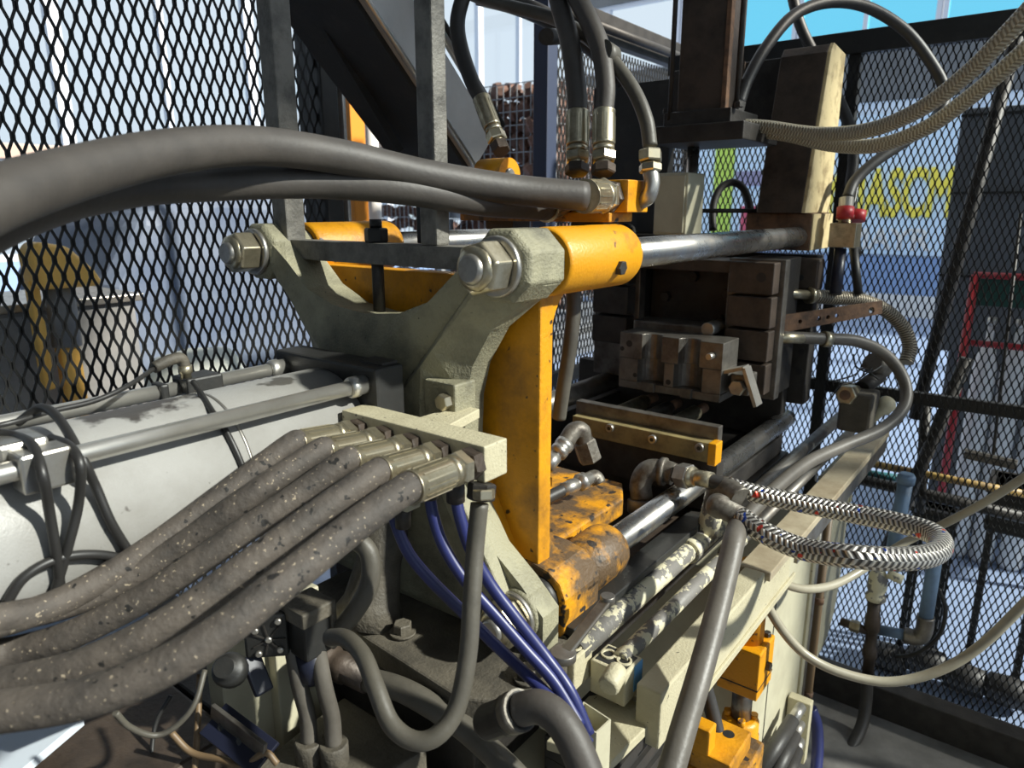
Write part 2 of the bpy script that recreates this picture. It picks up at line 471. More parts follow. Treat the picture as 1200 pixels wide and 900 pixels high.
# ---- banner with yellow letters on the far wall
bn = thing('wall_banner', 'pale banner with big yellow letters on the far wall', 'banner', (12.9, 3.0, 1.3))
M['banner'] = mat('pale blue banner', (0.66, 0.82, 0.97), .6)
M['letter_y'] = mat('yellow letters', (0.95, 0.80, 0.10), .6)
MB().box((12.93, 1.25, .84), (12.95, 5.9, 3.0)).build('sheet', M['banner'], bn)
def text(s_, parent, loc, size, m_, name, sx=1.0):
    c = bpy.data.curves.new(name, 'FONT'); c.body = s_; c.size = size; c.extrude = .004; c.bevel_depth = size * .030
    c.materials.append(m_)
    o = bpy.data.objects.new(name, c); COL.objects.link(o)
    dg = bpy.context.evaluated_depsgraph_get(); me = bpy.data.meshes.new_from_object(o.evaluated_get(dg))
    bpy.data.objects.remove(o); o = bpy.data.objects.new(name, me); COL.objects.link(o)
    R = Matrix(((0, 0, -1, 0), (-1, 0, 0, 0), (0, 1, 0, 0), (0, 0, 0, 1)))
    o.parent = parent
    L_ = Vector(loc) - ORG[parent.name]
    o.matrix_local = Matrix.Translation(L_) @ R @ Matrix.Diagonal((sx, 1, 1, 1))
    return o
text('YMASCM', bn, (12.92, 3.40, 1.45), 1.02, M['letter_y'], 'yellow_lettering', .47)
text('MAYR', bn, (12.92, 2.95, .92), .46, M['white'], 'white_lettering')
o = MB().box((12.90, 4.95, .9), (12.93, 5.3, 3.0)).build('lime_stripe', mat('lime', (.55, .75, .12), .6), bn)
o = MB().box((12.90, 4.0, .85), (12.93, 4.75, 1.6)).build('red_patch', mat('pinkish red', (.60, .10, .16), .6), bn)
o = MB().box((12.90, 4.0, 1.95), (12.93, 4.9, 2.2)).build('grey_patch', mat('grey violet', (.30, .28, .42), .6), bn)

# ---- grey cabinet, gas bottle rack, poles beyond the right mesh
gc = thing('grey_cabinet', 'tall dark grey cabinet beyond the right mesh', 'cabinet', (4.6, .1, FZ))
b = MB().box((4.2, -1.2, .84), (5.0, .50, 2.02)); b.build('body', M['wall_grey'], gc, .01)
for z in (1.22, 1.62, 1.98): MB().box((4.185, -1.2, z), (4.2, .50, z + .012)).build('drawer_gap', M['black'], gc)
MB().box((4.3, -1.1, FZ), (4.9, .42, .84)).build('plinth', M['wall_grey'], gc, .01)
gr = thing('bottle_rack', 'red tubular rack holding pale gas bottles', 'rack', (3.9, .1, FZ))
for y in (.315, -.25):
    MB().cyl(V(3.85, y, FZ), V(3.85, y, 1.26), .018, n=10).build('post', M['red'], gr)
for z in (.95, 1.26): MB().cyl(V(3.85, .32, z), V(3.85, -.25, z), .015, n=10).build('rail', M['red'], gr)
M['green_dk'] = mat('dark green board', (.015, .07, .05), .6)
MB().box((3.88, -.25, 1.12), (3.90, .30, 1.25)).build('header_board', M['green_dk'], gr)
for i, y in enumerate((.23, .12, 0.0)):
    t = thing('gas_bottle', ['pale gas bottle at the left end of the red rack', 'pale gas bottle in the middle of the red rack', 'pale gas bottle at the right of the red rack'][i], 'gas bottle', (3.97, y, FZ), 'gas bottles in the red rack')
    MB().rev(V(3.97, y, FZ), V(3.97, y, 1.02), [(0, .04), (.02, .05), (.82, .05), (.92, .03), (.93, .015), (1, .015)], 16).build('shell', M['white'], t)
    MB().cyl(V(3.97, y, 1.02), V(3.97, y, 1.06), .02, n=10).build('valve', M['steel'], t)

def lean_pole(a, b_, r, label):
    o = MB().cyl(a, b_, r, n=12).build('leaning_pole', M['dark']); return tag(o, label, 'pole')
lean_pole(W(1192, 40, X=2.62), W(1072, 490, X=2.62), .020, 'long dark pole slanting behind the right mesh')
lean_pole(W(1133, 420, X=2.60), W(1040, 640, X=2.60), .020, 'short dark pole slanting lower behind the right mesh')
lean_pole(W(1085, 470, X=2.66), W(1078, 600, X=2.66), .017, 'short upright dark pole between the slanting poles')
lean_pole(W(1196, 250, X=2.62), W(1163, 540, X=2.62), .005, 'thin dark rod hanging behind the right mesh')
t = thing('tool_tray', 'small ribbed tray hanging behind the right mesh', 'tray', W(1160, 545, X=2.62))
MB().beam(W(1130, 531, X=2.62), W(1192, 545, X=2.62), .05, .022).build('tray', M['die'], t, .003)
MB().beam(W(1130, 527, X=2.60), W(1192, 541, X=2.60), .006, .006).build('lip', M['steel'], t)
o = MB().cyl(W(1010, 541, X=2.62), W(1215, 582, X=2.62), .013, n=12).build('conduit', M['rail_y2'] if 'rail_y2' in M else mat('ochre pipe', (.55, .36, .10), .5, 0, (.2, .12, .05), 25, .8, .45, .6))
tag(o, 'ochre pipe crossing low behind the right mesh', 'pipe')
o = MB().cyl(W(1000, 560, X=2.66), W(1215, 610, X=2.66), .020, n=12).build('conduit', M['dark']); tag(o, 'dark pipe just under the ochre pipe behind the right mesh', 'pipe')
o = MB().cyl(W(1000, 552, X=2.7), W(1062, 562, X=2.7), .014, n=12).build('conduit', mat('teal pipe', (.03, .16, .18), .5)); tag(o, 'short teal pipe behind the right mesh', 'pipe')
for i, (x0, y0, x1, y1, lb) in enumerate(((1160, 570, 1230, 640, 'black crate at the right edge behind the mesh'), (1070, 592, 1120, 625, 'dark motor on a stand low behind the mesh'))):
    a = W(x0, y0, X=2.8); c = W(x1, y1, X=2.8)
    t = thing('crate', lb, 'crate', (2.9, (a.y + c.y) / 2, c.z))
    MB().box((2.8, a.y, c.z), (3.0, c.y, a.z)).build('body', M['black'], t, .012)
    MB().box((2.79, a.y + .01, a.z - .02), (3.01, c.y - .01, a.z)).build('rim', M['dark'], t, .003)
    for xx in (2.83, 2.97):
        for yy_ in (a.y - .02, c.y + .02): MB().box((xx - .01, yy_ - .01, FZ), (xx + .01, yy_ + .01, c.z)).build('stand_leg', M['black'], t)
# low scrap along the mesh foot
for i, (x, y) in enumerate(((1040, 770), (1085, 775), (1130, 795), (1180, 810), (1105, 830))):
    p = W(x, y, X=2.75)
    t = MB().rev(p - V(0, .07, 0), p + V(0, .07, 0), [(0, .02), (.1, .05), (.5, .055), (.9, .05), (1, .02)], 10).build('rubber_offcut', M['rubber_black'])
    tag(t, ['black rubber offcut nearest the cream cabinet, by the mesh foot', 'second black offcut along the mesh foot', 'middle black offcut along the mesh foot', 'rightmost black offcut along the mesh foot', 'lowest black offcut in front of the others at the mesh foot'][i], 'offcut', 'offcuts along the mesh foot')

# ---- expanded metal panels
def expanded(name, parent, org, U, u1, z0, z1, pu, pv, w, th, m_):
    """expanded metal: zigzag strands bonded where neighbours meet"""
    ns = int(u1 / (pu / 2)); rows = int((z1 - z0) / (pv / 2))
    Nn = V(-U.y, U.x, 0)
    L = ORG[parent.name]
    org = Vector(org) - L
    vs = []; fs = []
    bond = pv * .09
    ux, uy = U.x, U.y
    for i in range(ns):
        st = len(vs); cnt = 0
        for j in range(rows + 1):
            k = i if (i + j) % 2 == 0 else i + 1
            inw = w * .32 if k == i else -w * .32
            u = k * pu / 2 + inw
            for dz in (-bond, bond):
                z = j * pv / 2 + dz
                for a, c in ((-1, -1), (1, -1), (1, 1), (-1, 1)):
                    uu = u + a * w / 2; t = c * th / 2
                    vs.append((org.x + ux * uu + Nn.x * t, org.y + uy * uu + Nn.y * t, org.z + z))
                cnt += 1
        for q in range(cnt - 1):
            a = st + q * 4; b2 = a + 4
            fs += [(a, a + 1, b2 + 1, b2), (a + 1, a + 2, b2 + 2, b2 + 1), (a + 2, a + 3, b2 + 3, b2 + 2), (a + 3, a, b2, b2 + 3)]
    me = bpy.data.meshes.new(name); me.from_pydata(vs, [], fs); me.materials.append(m_)
    o = bpy.data.objects.new(name, me); COL.objects.link(o); o.parent = parent; ORG[o.name] = L
    return o
fl = thing('mesh_guard', 'black expanded metal guard along the left side', 'mesh guard', (1.2, 1.5, .5))
expanded('mesh_sheet', fl, (.0, 1.5, .62), V(1, 0, 0), 1.19, .62, 2.26, .0240, .062, .0052, .003, M['mesh'])
MB().box((.0, 1.485, .60), (1.2, 1.515, .64)).build('bottom_rail', M['black'], fl, .003)
fl2_ = thing('mesh_guard', 'black expanded metal guard seen past the yellow upright', 'mesh guard', (2.8, 1.5, FZ))
expanded('mesh_sheet', fl2_, (2.16, 1.5, .40), V(1, 0, 0), 1.2, .40, 2.16, .0240, .062, .0052, .003, M['mesh'])
MB().box((2.15, 1.47, .895), (3.36, 1.497, .945)).build('mid_rail', M['black'], fl2_, .003)
MB().box((2.15, 1.485, 2.16), (3.36, 1.53, 2.26)).build('top_rail', M['dark'], fl2_, .003)
MB().cyl(V(2.15, 1.45, 2.19), V(3.36, 1.45, 2.19), .016, n=12).build('top_tube', M['dark'], fl2_)
MB().box((2.10, 1.47, FZ), (2.16, 1.53, 2.30)).build('post', M['tarp_post'] if 'tarp_post' in M else mat('navy post', (.03, .045, .09), .5), fl2_, .003)
MB().box((3.33, 1.47, FZ), (3.37, 1.53, 2.26)).build('post', M['black'], fl2_, .003)
MB().box((2.15, 1.485, FZ + .1), (3.36, 1.515, .40)).build('kick_plate', M['black'], fl2_, .003)
for x in (1.19, ): MB().box((x - .025, 1.48, FZ), (x + .025, 1.53, 2.5)).build('post', M['black'], fl, .003)
fR = thing('mesh_guard', 'black expanded metal guard across the far right end', 'mesh guard', (2.5, .4, FZ))
expanded('mesh_sheet', fR, (2.5, 1.22, -.10), V(0, -1, 0), 1.96, -.10, 2.02, .0185, .046, .0035, .0024, M['mesh'])
MB().box((2.485, -.75, 2.01), (2.53, 1.22, 2.075)).build('top_rail', M['black'], fR, .003)
MB().box((2.505, -.75, .945), (2.53, 1.22, .985)).build('mid_rail', M['black'], fR, .003)
MB().box((2.48, -.75, -.135), (2.54, 1.22, -.075)).build('bottom_rail', M['black'], fR, .003)
MB().box((2.50, .585, -.1), (2.535, .62, 2.05)).build("post", M["black"], fR, .003)
MB().box((2.50, -.78, -.15), (2.535, -.74, 2.05)).build('post', M['black'], fR, .003)
o = MB().box((2.40, -.75, FZ), (2.47, .50, -.02)).build('kick_beam', M['dark'], None, .004); tag(o, 'dark oily beam along the foot of the right mesh', 'beam')

# ---- posts standing between the left mesh and the chute
def post(x0, x1, Y, m_, name, label, cat, rnd=False):
    a = W(x0, 150, Y=Y); c = W(x1, 150, Y=Y)
    b = MB()
    if rnd: b.cyl(V((a.x + c.x) / 2, Y, FZ), V((a.x + c.x) / 2, Y, 2.9), (c.x - a.x) / 2, n=20)
    else: b.box((a.x, Y, FZ), (c.x, Y + .06, 2.9))
    return tag(b.build(name, m_, None, 0 if rnd else .004), label, cat)
post(368, 384, 1.56, M['black'], 'steel_post', 'black post at the right end of the left mesh', 'post')
post(386, 402, 1.62, mat('warm grey post', (.20, .18, .165), .5), 'steel_post', 'warm grey post beside the orange column', 'post')
post(403, 407, 1.60, M['steel'], 'steel_post', 'thin bright strip post beside the orange column', 'post')
post(411, 428, 2.2, mat('orange paint', (.75, .27, .02), .5), 'orange_column', 'orange column behind the slanted chute', 'column')
post(429, 441, 2.5, M['white'], 'white_pipe', 'white vertical pipe beside the orange column', 'pipe', True)

# ---- things beyond the left mesh
M['tarp'] = mat('blue grey cover', (0.09, 0.125, 0.20), .6, 0, (0.20, 0.24, 0.31), 2.5, .8, .4, .7)
cv = thing('covered_machine', 'large machine under a blue grey cover beyond the left mesh', 'machine', (2.2, 4.0, FZ))
b = MB().prism([(1.45, FZ), (3.2, FZ), (3.2, 1.60), (2.1, 1.66), (1.7, 1.55), (1.5, 1.2)], 'y', 3.6, 4.8); b.build('cover', M['tarp'], cv, .10, 4)
b = MB().box((1.75, 3.35, .35), (2.6, 3.6, .62)); b.build('shelf', M['sheet_l'] if 'sheet_l' in M else mat('pale green grey', (.36, .38, .36), .5), cv, .06, 3)
b = MB().rev(V(1.55, 3.42, .72), V(2.05, 3.42, .72), [(0, .05), (.15, .13), (.5, .15), (.85, .13), (1, .05)], 20); b.build('drum', mat('pale mint grey', (.48, .52, .48), .5), cv)
gb = thing('grey_bench', 'long grey work bench beyond the left mesh', 'bench', (1.0, 3.2, FZ))
M['bench'] = mat('bench grey', (.20, .205, .21), .5, 0, (.32, .32, .31), 3, .8, .45, .7)
MB().box((.3, 3.05, .3), (1.38, 3.55, 1.18)).build('body', M['bench'], gb, .02)
MB().box((.28, 3.02, 1.18), (1.40, 3.56, 1.21)).build('top', M['steel'], gb, .004)
yr = thing('yellow_robot', 'yellow handling arm standing beyond the left mesh', 'robot', (1.0, 2.9, FZ))
M['robot_y'] = mat('robot orange yellow', (.95, .58, .14), .5, 0, (.8, .40, .06), 3, .7)
b = MB().prism([(.96, 1.27), (1.19, 1.27), (1.16, 1.33), (1.08, 1.42), (.98, 1.44), (.95, 1.40)], 'y', 2.85, 2.98); b.build('upper_arm', M['robot_y'], yr, .02, 3)
MB().box((1.02, 2.90, FZ), (1.09, 2.97, 1.05)).build('column', M['robot_y'], yr, .01)
MB().box((.95, 2.90, .9), (.985, 2.95, 1.30)).build('side_post', M['robot_y'], yr, .006)
MB().cyl(V(1.055, 2.93, 1.05), V(1.055, 2.93, 1.27), .05, n=18).build('joint', M['bench'], yr)
b = MB().prism([(.0, 1.30), (1.0, 1.38), (.70, 1.9), (.45, 2.1), (.0, 2.3)], 'y', 3.9, 3.95); o = b.build('leaning_sheet', mat('slate blue sheet', (.16, .21, .30), .5), None, .01)
tag(o, 'slate blue sheet leaning far left beyond the mesh', 'sheet')
o = MB().beam(V(.7, 5.5, 1.9), V(3.6, 5.5, 1.92), .2, .10).build('crane_rail', mat('pinkish beam', (.55, .42, .36), .6), None, .01); tag(o, 'pale pinkish beam far beyond the left mesh', 'beam')

# ---- wire cages of castings beyond the chute
M['casting_rust'] = mat('rust brown casting', (.20, .10, .07), .7, 0, (.09, .06, .05), 8, .8, .4, .65)
M['cage'] = mat('galvanised cage wire', (.30, .32, .34), .45, .5)
cast0 = None
def cage(x0, y0, z0, wx, wy, h, label, rows, cols):
    global cast0
    t = thing('wire_cage', label, 'wire cage', (x0, y0, z0), 'wire cages of castings')
    for (a, c) in ((0, 0), (wx, 0), (0, wy), (wx, wy)):
        MB().box((x0 + a - .025, y0 + c - .025, z0), (x0 + a + .025, y0 + c + .025, z0 + h)).build('corner_post', M['cage'], t)
    b = MB()
    for k in range(1, 16):
        b.box((x0 + wx * k / 16 - .003, y0 - .003, z0), (x0 + wx * k / 16 + .003, y0 + .003, z0 + h))
        b.box((x0 - .003, y0 + wy * k / 16 - .003, z0), (x0 + .003, y0 + wy * k / 16 + .003, z0 + h))
    for k in range(0, 11):
        z = z0 + h * k / 10
        b.box((x0, y0 - .003, z - .003), (x0 + wx, y0 + .003, z + .003)); b.box((x0 - .003, y0, z - .003), (x0 + .003, y0 + wy, z + .003))
    o = b.build('wire_panel', M['cage'], t)
    MB().box((x0, y0, z0), (x0 + wx, y0 + wy, z0 + .05)).build('pallet_base', M['cage'], t)
    for r in range(rows):
        for c in range(cols):
            for side in (0, 1):
                f = (c + .5 + random.uniform(-.2, .2)) / cols
                hgt = z0 + .12 + (h * .92 - .1) * (r + .5) / rows + random.uniform(-.03, .03)
                if r == rows - 1 and random.random() < .35: continue
                loc = (x0 + wx * f, y0 + .12, hgt) if side == 0 else (x0 + .12, y0 + wy * f, hgt)
                if cast0 is None:
                    bb = MB().rev(V(-.10, 0, 0), V(.10, 0, 0), [(0, .03), (.1, .060), (.4, .066), (.45, .045), (.7, .045), (.75, .07), (.95, .06), (1, .03)], 8, flat=True)
                    cast0 = bb.build('rough_casting', M['casting_rust'])
                    q = cast0
                else:
                    q = cast0.copy(); COL.objects.link(q)
                q.location = loc; q.rotation_euler = (random.uniform(-.4, .4), random.uniform(-.5, .5), random.uniform(0, 3.1))
                tag(q, 'rust brown rough casting piled in the ' + label.split(',')[0].replace('wire cage full of brown castings', 'near').replace('farther wire cage of castings beside the bright window', 'farther') + (' upper' if z0 > 1 else ' low') + ' wire cage', 'casting', 'castings in the wire cages')
cage(4.35, 3.00, 1.48, 1.0, 1.0, .95, 'wire cage full of brown castings, upper stack beyond the chute', 7, 7)
cage(4.35, 3.00, .62, 1.0, 1.0, .85, 'wire cage full of brown castings, lower stack beyond the chute', 4, 6)
cage(5.2, 4.9, .62, 1.0, 1.0, 1.7, 'farther wire cage of castings beside the bright window', 9, 5)
o = MB().box((4.2, 2.9, .45), (6.4, 6.1, .60)).build('storage_deck', M['cage'], None); tag(o, 'galvanised storage deck under the wire cages', 'deck')
for k, (x, y) in enumerate(((4.3, 3.0), (6.3, 3.0), (6.3, 6.0))): MB().box((x - .04, y - .04, FZ), (x + .04, y + .04, .45)).build('deck_leg', M['cage'], o)
# ================================================================== machine core
YF, YB, ZT, ZB = 0.561, 1.086, 1.48, 0.975       # tie bar axes
YC, ZC = 0.8235, 1.2275
M['casting'] = mat('greenish cream casting paint', (0.31, 0.29, 0.192), .58, 0, (0.06, 0.057, 0.043), 9, .8, .42, .70, bump=.9, bscale=260, speck=(.08, .07, .05), speckscale=140, specklo=.72)

# ---- rear platen
half = [((.8235, 1.392), (.8235, 1.397, .705)), ((.75, 1.40), (.75, 1.404, .705)), ((.685, 1.428), (.69, 1.425, .703)),
        ((.628, 1.480), (.638, 1.468, .703)), ((.585, 1.518), (.592, 1.50, .703)), ((.522, 1.495), (.578, 1.485, .703)),
        ((.520, 1.455), (.588, 1.46, .703)), ((.560, 1.425), (.607, 1.44, .703)), ((.605, 1.39), (.64, 1.405, .703)),
        ((.640, 1.335), (.685, 1.357, .703)), ((.653, 1.285), (.708, 1.332, .703)), ((.657, 1.21), (.716, 1.25, .705)),
        ((.648, 1.13), (.716, 1.15, .720)), ((.606, 1.062), (.69, 1.085, .735)), ((.553, 1.022), (.63, 1.02, .737)),
        ((.514, .985), (.59, .985, .737)), ((.514, .925), (.57, .945, .737)), ((.8235, .92), (.8235, .93, .735))]
ring = half + [((2 * YC - o[0], o[1]), (2 * YC - f[0], f[1], f[2])) for o, f in half[-2:0:-1]]
n = len(ring)
platen = thing('rear_platen', 'greenish cream cast platen with four bolted arms behind the white cylinder', 'machine platen', (0.74, YC, .90))
b = MB()
vs = [V(.778, o[0], o[1]) for o, f in ring] + [V(.738, o[0], o[1]) for o, f in ring] + [V(f[2], f[0], f[1]) for o, f in ring]
fs = []; sm = []
for i in range(n):
    j = (i + 1) % n
    fs += [(i, j, n + j, n + i), (n + i, n + j, 2 * n + j, 2 * n + i)]; sm += [True, False]
fs += [tuple(2 * n + i for i in range(n)), tuple(range(n - 1, -1, -1))]; sm += [False, False]
b.add(vs, fs, sm)
b.build('casting_body', M['casting'], platen, .004)
for (y, z) in ((YF, ZT), (YB, ZT)):
    b = MB().rev(V(.700, y, z), V(.780, y, z), [(0, .043), (.08, .050), (1, .050)], 8, math.pi / 8, flat=True)
    b.build('arm_boss', M['casting'], platen, .003)
    MB().cyl(V(.778, y, z), V(.800, y, z), .036, n=24).build('seal_ring', M['black'], platen)
MB().cyl(V(.732, YF, ZB), V(.78, YF, ZB), .041, n=28, ch=.003).build('arm_boss', M['casting'], platen)
MB().cyl(V(.778, YF, ZB), V(.805, YF, ZB), .036, n=24).build('seal_ring', M['black'], platen)
# lower pocket ribs and the side lug with its bolt
b = MB().box((.700, .640, 1.255), (.745, .700, 1.315)); b.build('side_lug', M['casting'], platen, .003)
MB().hexn(V(.700, .655, 1.290), V(.686, .655, 1.290), .012, .3).build('lug_bolt', M['zinc'], platen)
b = MB(); b.prism([(.66, 1.16), (.70, 1.16), (.60, .985), (.555, .985)], 'x', .715, .74); b.build('leg_rib', M['casting'], platen, .003)

# ---- foot plate under the platen
foot = thing('machine_pedestal', 'grimy cast pedestal top with hex bolts below the rear platen', 'pedestal', (.70, YC, .78))
b = MB().prism([(.600, .555), (.628, .945), (.80, .945), (.80, .50), (.70, .47), (.635, .495)], 'z', .885, .920); b.build('foot_plate', M['olive_dk'], foot, .004)
b = MB().box((.625, .53, .845), (.80, .93, .884)); b.build('shim_plate', M['dark'], foot, .002)
b = MB().box((.64, .56, .60), (.80, .92, .845)); b.build('pedestal', M['dark'], foot, .004)
for px, py in ((472, 742), (540, 712), (618, 795)):
    p = W(px, py, Z=.922)
    o = MB().cyl(p, p + V(0, 0, .004), .020, n=20).build('washer', M['olive_dk'], foot)
    MB().hexn(p + V(0, 0, .003), p + V(0, 0, .018), .0145, random.random()).build('bolt_head', M['olive_dk'], foot)
b = MB().rev(V(.66, .80, .915), V(.715, .795, 1.11), [(0, .062), (.15, .045), (.45, .036), (1, .04)], 20); b.build('cast_neck', M['olive_dk'], foot)

# ---- tie bars with their end nuts
def tie_bar(y, z, label, x1=2.0, dx=0.0):
    t = thing('tie_bar', label, 'steel bar', (1.3, y, z - .03), 'tie bars through the platens')
    MB().cyl(V(.78, y, z), V(x1, y, z), .0250, n=32).build('shaft', M['chrome'], t)
    o = MB().rev(V(.640 + dx, y, z), V(.700 + dx, y, z), [(0, .015), (.06, .0185), (1, .0185)], 24).build('threaded_end', M['steel'], t)
    MB().hexn(V(.653 + dx, y, z), V(.690 + dx, y, z), .0345, .25).build('nut', M['zinc'], t, .002)
    MB().rev(V(.647 + dx, y, z), V(.657 + dx, y, z), [(0, .020), (.3, .026), (1, .029)], 24).build('nut_collar', M['zinc'], t)
    MB().cyl(V(.690 + dx, y, z), V(.699 + dx, y, z), .0385, n=28, ch=.002).build('washer', M['steel'], t)
tie_bar(YF, ZT, 'bright steel tie bar at the upper front, through the clean yellow sleeve')
tie_bar(YB, ZT, 'steel tie bar at the upper back, its nut in front of the left mesh')
tie_bar(YF, ZB, 'bright steel tie bar at the lower front, below the yellow upright', dx=.033)

# ---- moving platen (yellow)
mp = thing('moving_platen', 'worn yellow sliding platen with round sleeves on the tie bars', 'machine platen', (.9, YC, .95))
def arc(cx, cz, r, a0, a1, k=8):
    return [(cx + r * math.cos(math.radians(a0 + (a1 - a0) * i / k)), cz + r * math.sin(math.radians(a0 + (a1 - a0) * i / k))) for i in range(k + 1)]
b = MB().box((.798, .566, 1.00), (.830, 1.082, 1.455)); b.build('web_plate', M['yellow'], mp, .003)
for (y, z, mm) in ((YF, ZT, 'yellow_clean'), (YB, ZT, 'yellow'), ):
    b = MB().rev(V(.795, y, z), V(1.0, y, z), [(0, .028), (0, .044), (.03, .047), (.55, .047), (.57, .0475), (.95, .0475), (1, .044), (1, .026)], 40, caps=False)
    b.build('sleeve', M[mm], mp)
poly = [(.822, 1.28)] + [(.832, 1.30)] + arc(.907, 1.37, .075, 180, 100, 8) + [(.96, 1.455), (.815, 1.47)]
MB().prism(poly, 'y', .5690, .600).build('gusset', M['yellow_clean'], mp, .003)
poly = [(.815, 1.16), (.830, 1.12)] + arc(.90, 1.085, .07, 180, 255, 8) + [(.93, .99), (.815, .99)]
MB().prism(poly, 'y', .5695, .605).build('gusset', M['yellow_dirty'], mp, .003)
# lower sleeve: flat-topped hood over a round sleeve
hood = [(.535, .905), (.515, .93), (.514, .985), (.524, 1.008), (.545, 1.022), (.575, 1.028), (.62, 1.030), (.625, .985), (.605, .985), (.603, 1.000), (.575, 1.004), (.555, .998), (.540, .975), (.538, .94)]
b = MB().prism(hood, 'x', .795, .895); b.build('sleeve_hood', M['yellow_dirty'], mp, .004)
b = MB().rev(V(.86, YF, ZB), V(1.0, YF, ZB), [(0, .027), (0, .047), (.9, .047), (1, .044), (1, .026)], 40, caps=False); b.build('sleeve', M['yellow_dirty'], mp)
b = MB().prism([(.60, 1.03), (.665, 1.16), (.672, 1.155), (.61, 1.00)], 'x', .780, .812); b.build('diagonal_rib', M['yellow'], mp, .002)
# grease plug on the upper sleeve
pz = V(.925, YF - .041, ZT - .012)
MB().hexn(pz + V(0, .006, 0), pz + V(0, -.012, -.002), .011).build('grease_plug', M['dark'], mp)
# apron plate running forward
ap = [(.83, .625), (1.17, .625), (1.24, .665), (1.24, 1.02), (.83, 1.02)]
MB().prism(ap, 'z', .955, .995).build('apron_plate', M['yellow_dirty'], mp, .005)
for x, y in ((.93, .655), (1.19, .74), (1.21, .95), (1.0, .90)):
    MB().hexn(V(x, y, .995), V(x, y, 1.008), .012, random.random()).build('bolt_head', M['dark'], mp)
MB().box((.97, .76, .995), (1.12, .86, 1.022)).build('raised_pad', M['yellow'], mp, .003)
for x, y in ((.985, .775), (1.10, .775)):
    MB().hexn(V(x, y, 1.022), V(x, y, 1.033), .011, random.random()).build('bolt_head', M['dark'], mp)

# ---- white hydraulic cylinder
def barrel_pt(px, py, off=.004):
    """the point a little above the white barrel that this direction meets"""
    r = ray(px, py); oy, oz = CAM.y - YC, CAM.z - ZC
    a = r.y ** 2 + r.z ** 2; b_ = 2 * (oy * r.y + oz * r.z); c_ = oy ** 2 + oz ** 2 - (.1 + off) ** 2
    D = b_ * b_ - 4 * a * c_
    return CAM + r * ((-b_ - math.sqrt(D)) / (2 * a)) if D > 0 else None
cy = thing('hydraulic_cylinder', 'big white hydraulic cylinder with slim steel tie rods at left', 'cylinder', (.2, YC, 1.12))
b = MB().rev(V(-.35, YC, ZC), V(.622, YC, ZC), [(0, .1), (1, .1)], 64); b.build('barrel', M['white_cyl'], cy)
q_ = barrel_pt(160, 478, 0) - V(.2, YC, 1.12)
add_stain(M['white_cyl'], q_, (.085, .035, .05), (.055, .05, .045))
q_ = barrel_pt(330, 446, 0) - V(.2, YC, 1.12)
add_stain(M['white_cyl'], q_, (.03, .02, .05), (.09, .085, .075))
b = MB().rev(V(.438, YC, ZC), V(.442, YC, ZC), [(0, .1005), (1, .1005)], 64); b.build('seam_band', M['steel'], cy)
b = MB().box((.620, YC - .114, ZC - .114), (.672, YC + .114, ZC + .114)); b.build('end_flange', M['black'], cy, .004)
MB().cyl(V(.672, YC, ZC), V(.80, YC, ZC), .07, n=32).build('piston_gland', M['dark'], cy)
MB().box((.64, YC - .105, ZC + .114), (.668, YC - .06, ZC + .118)).build('flange_key', M['dark'], cy)
for y, z in ((YC - .09, ZC + .09), (YC + .09, ZC + .09)):
    r = MB().cyl(V(-.35, y, z), V(.60, y, z), .0098, n=20).build('tie_rod', M['rod'], cy)
    MB().rev(V(.592, y, z), V(.621, y, z), [(0, .012), (.15, .0145), (.5, .0145), (.55, .0128), (1, .0128)], 20).build('rod_nut', M['rod'], r)

# ---- fixed platen far end
fp = thing('fixed_platen', 'dark front platen with an upright lit cream along its edge at the far bar ends', 'machine platen', (2.06, .8, .95))
MB().box((1.94, .528, 1.445), (2.13, .70, 1.540)).build('corner_block', M['rust'], fp, .004)
cr = M['cream_lit'] = mat('sunlit yellowed cream', (0.62, 0.50, 0.27), .55, 0, (0.25, 0.17, 0.08), 18, .85, .5, .66, bump=.4)  # cream kept to the sunlit sides; the shaded sides are coloured darker
MB().box((1.942, .5255, 1.447), (2.128, .5285, 1.538)).build('lit_face', cr, fp)
b = MB().prism([(1.90, 1.54), (2.125, 1.54), (2.125, 1.945), (2.01, 1.952), (1.99, 1.93)], 'y', .545, .66); b.build('upright', M['brown'], fp, .003)  # shaded side of the cream upright, its shade put into this brown
b = MB().prism([(1.90, 1.54), (2.128, 1.54), (2.128, 1.945), (2.012, 1.954), (1.992, 1.93)], 'y', .536, .546); b.build('lit_upright_edge', cr, fp, .002)
MB().box((2.07, .66, 1.745), (2.11, 1.00, 1.945)).build('header_plate', M['dark'], fp, .003)
MB().box((2.07, 1.00, 1.475), (2.11, 1.27, 1.925)).build('rear_upright', M['black'], fp, .003)
MB().box((2.062, .78, 1.745), (2.07, .80, 1.945)).build('header_rib', M['brown'], fp, .001)
MB().box((1.985, .70, 1.43), (2.13, 1.15, 1.475)).build('cross_beam', M['dark'], fp, .003)
MB().box((2.00, .520, 1.02), (2.06, 1.16, 1.43)).build('face_plate', M['dark'], fp, .003)
MB().box((1.95, .500, 1.34), (2.00, .60, 1.425)).build('clamp_lug', M['brown'], fp, .008)
p = V(1.95, .545, 1.375); MB().cyl(p, p - V(.001, 0, 0), .008, n=14).build('lug_hole', M['black'], fp)
for k, z in enumerate((1.28, 1.225, 1.17, 1.115)):
    MB().cyl(V(2.0, .538, z), V(1.998, .538, z), .009, n=14).build('bolt_hole', M['black'], fp)
for y in (.72, .84, .95):
    MB().hexn(V(1.985, y, 1.453), V(1.968, y, 1.453), .014).build('bolt_head', M['brown'], fp)

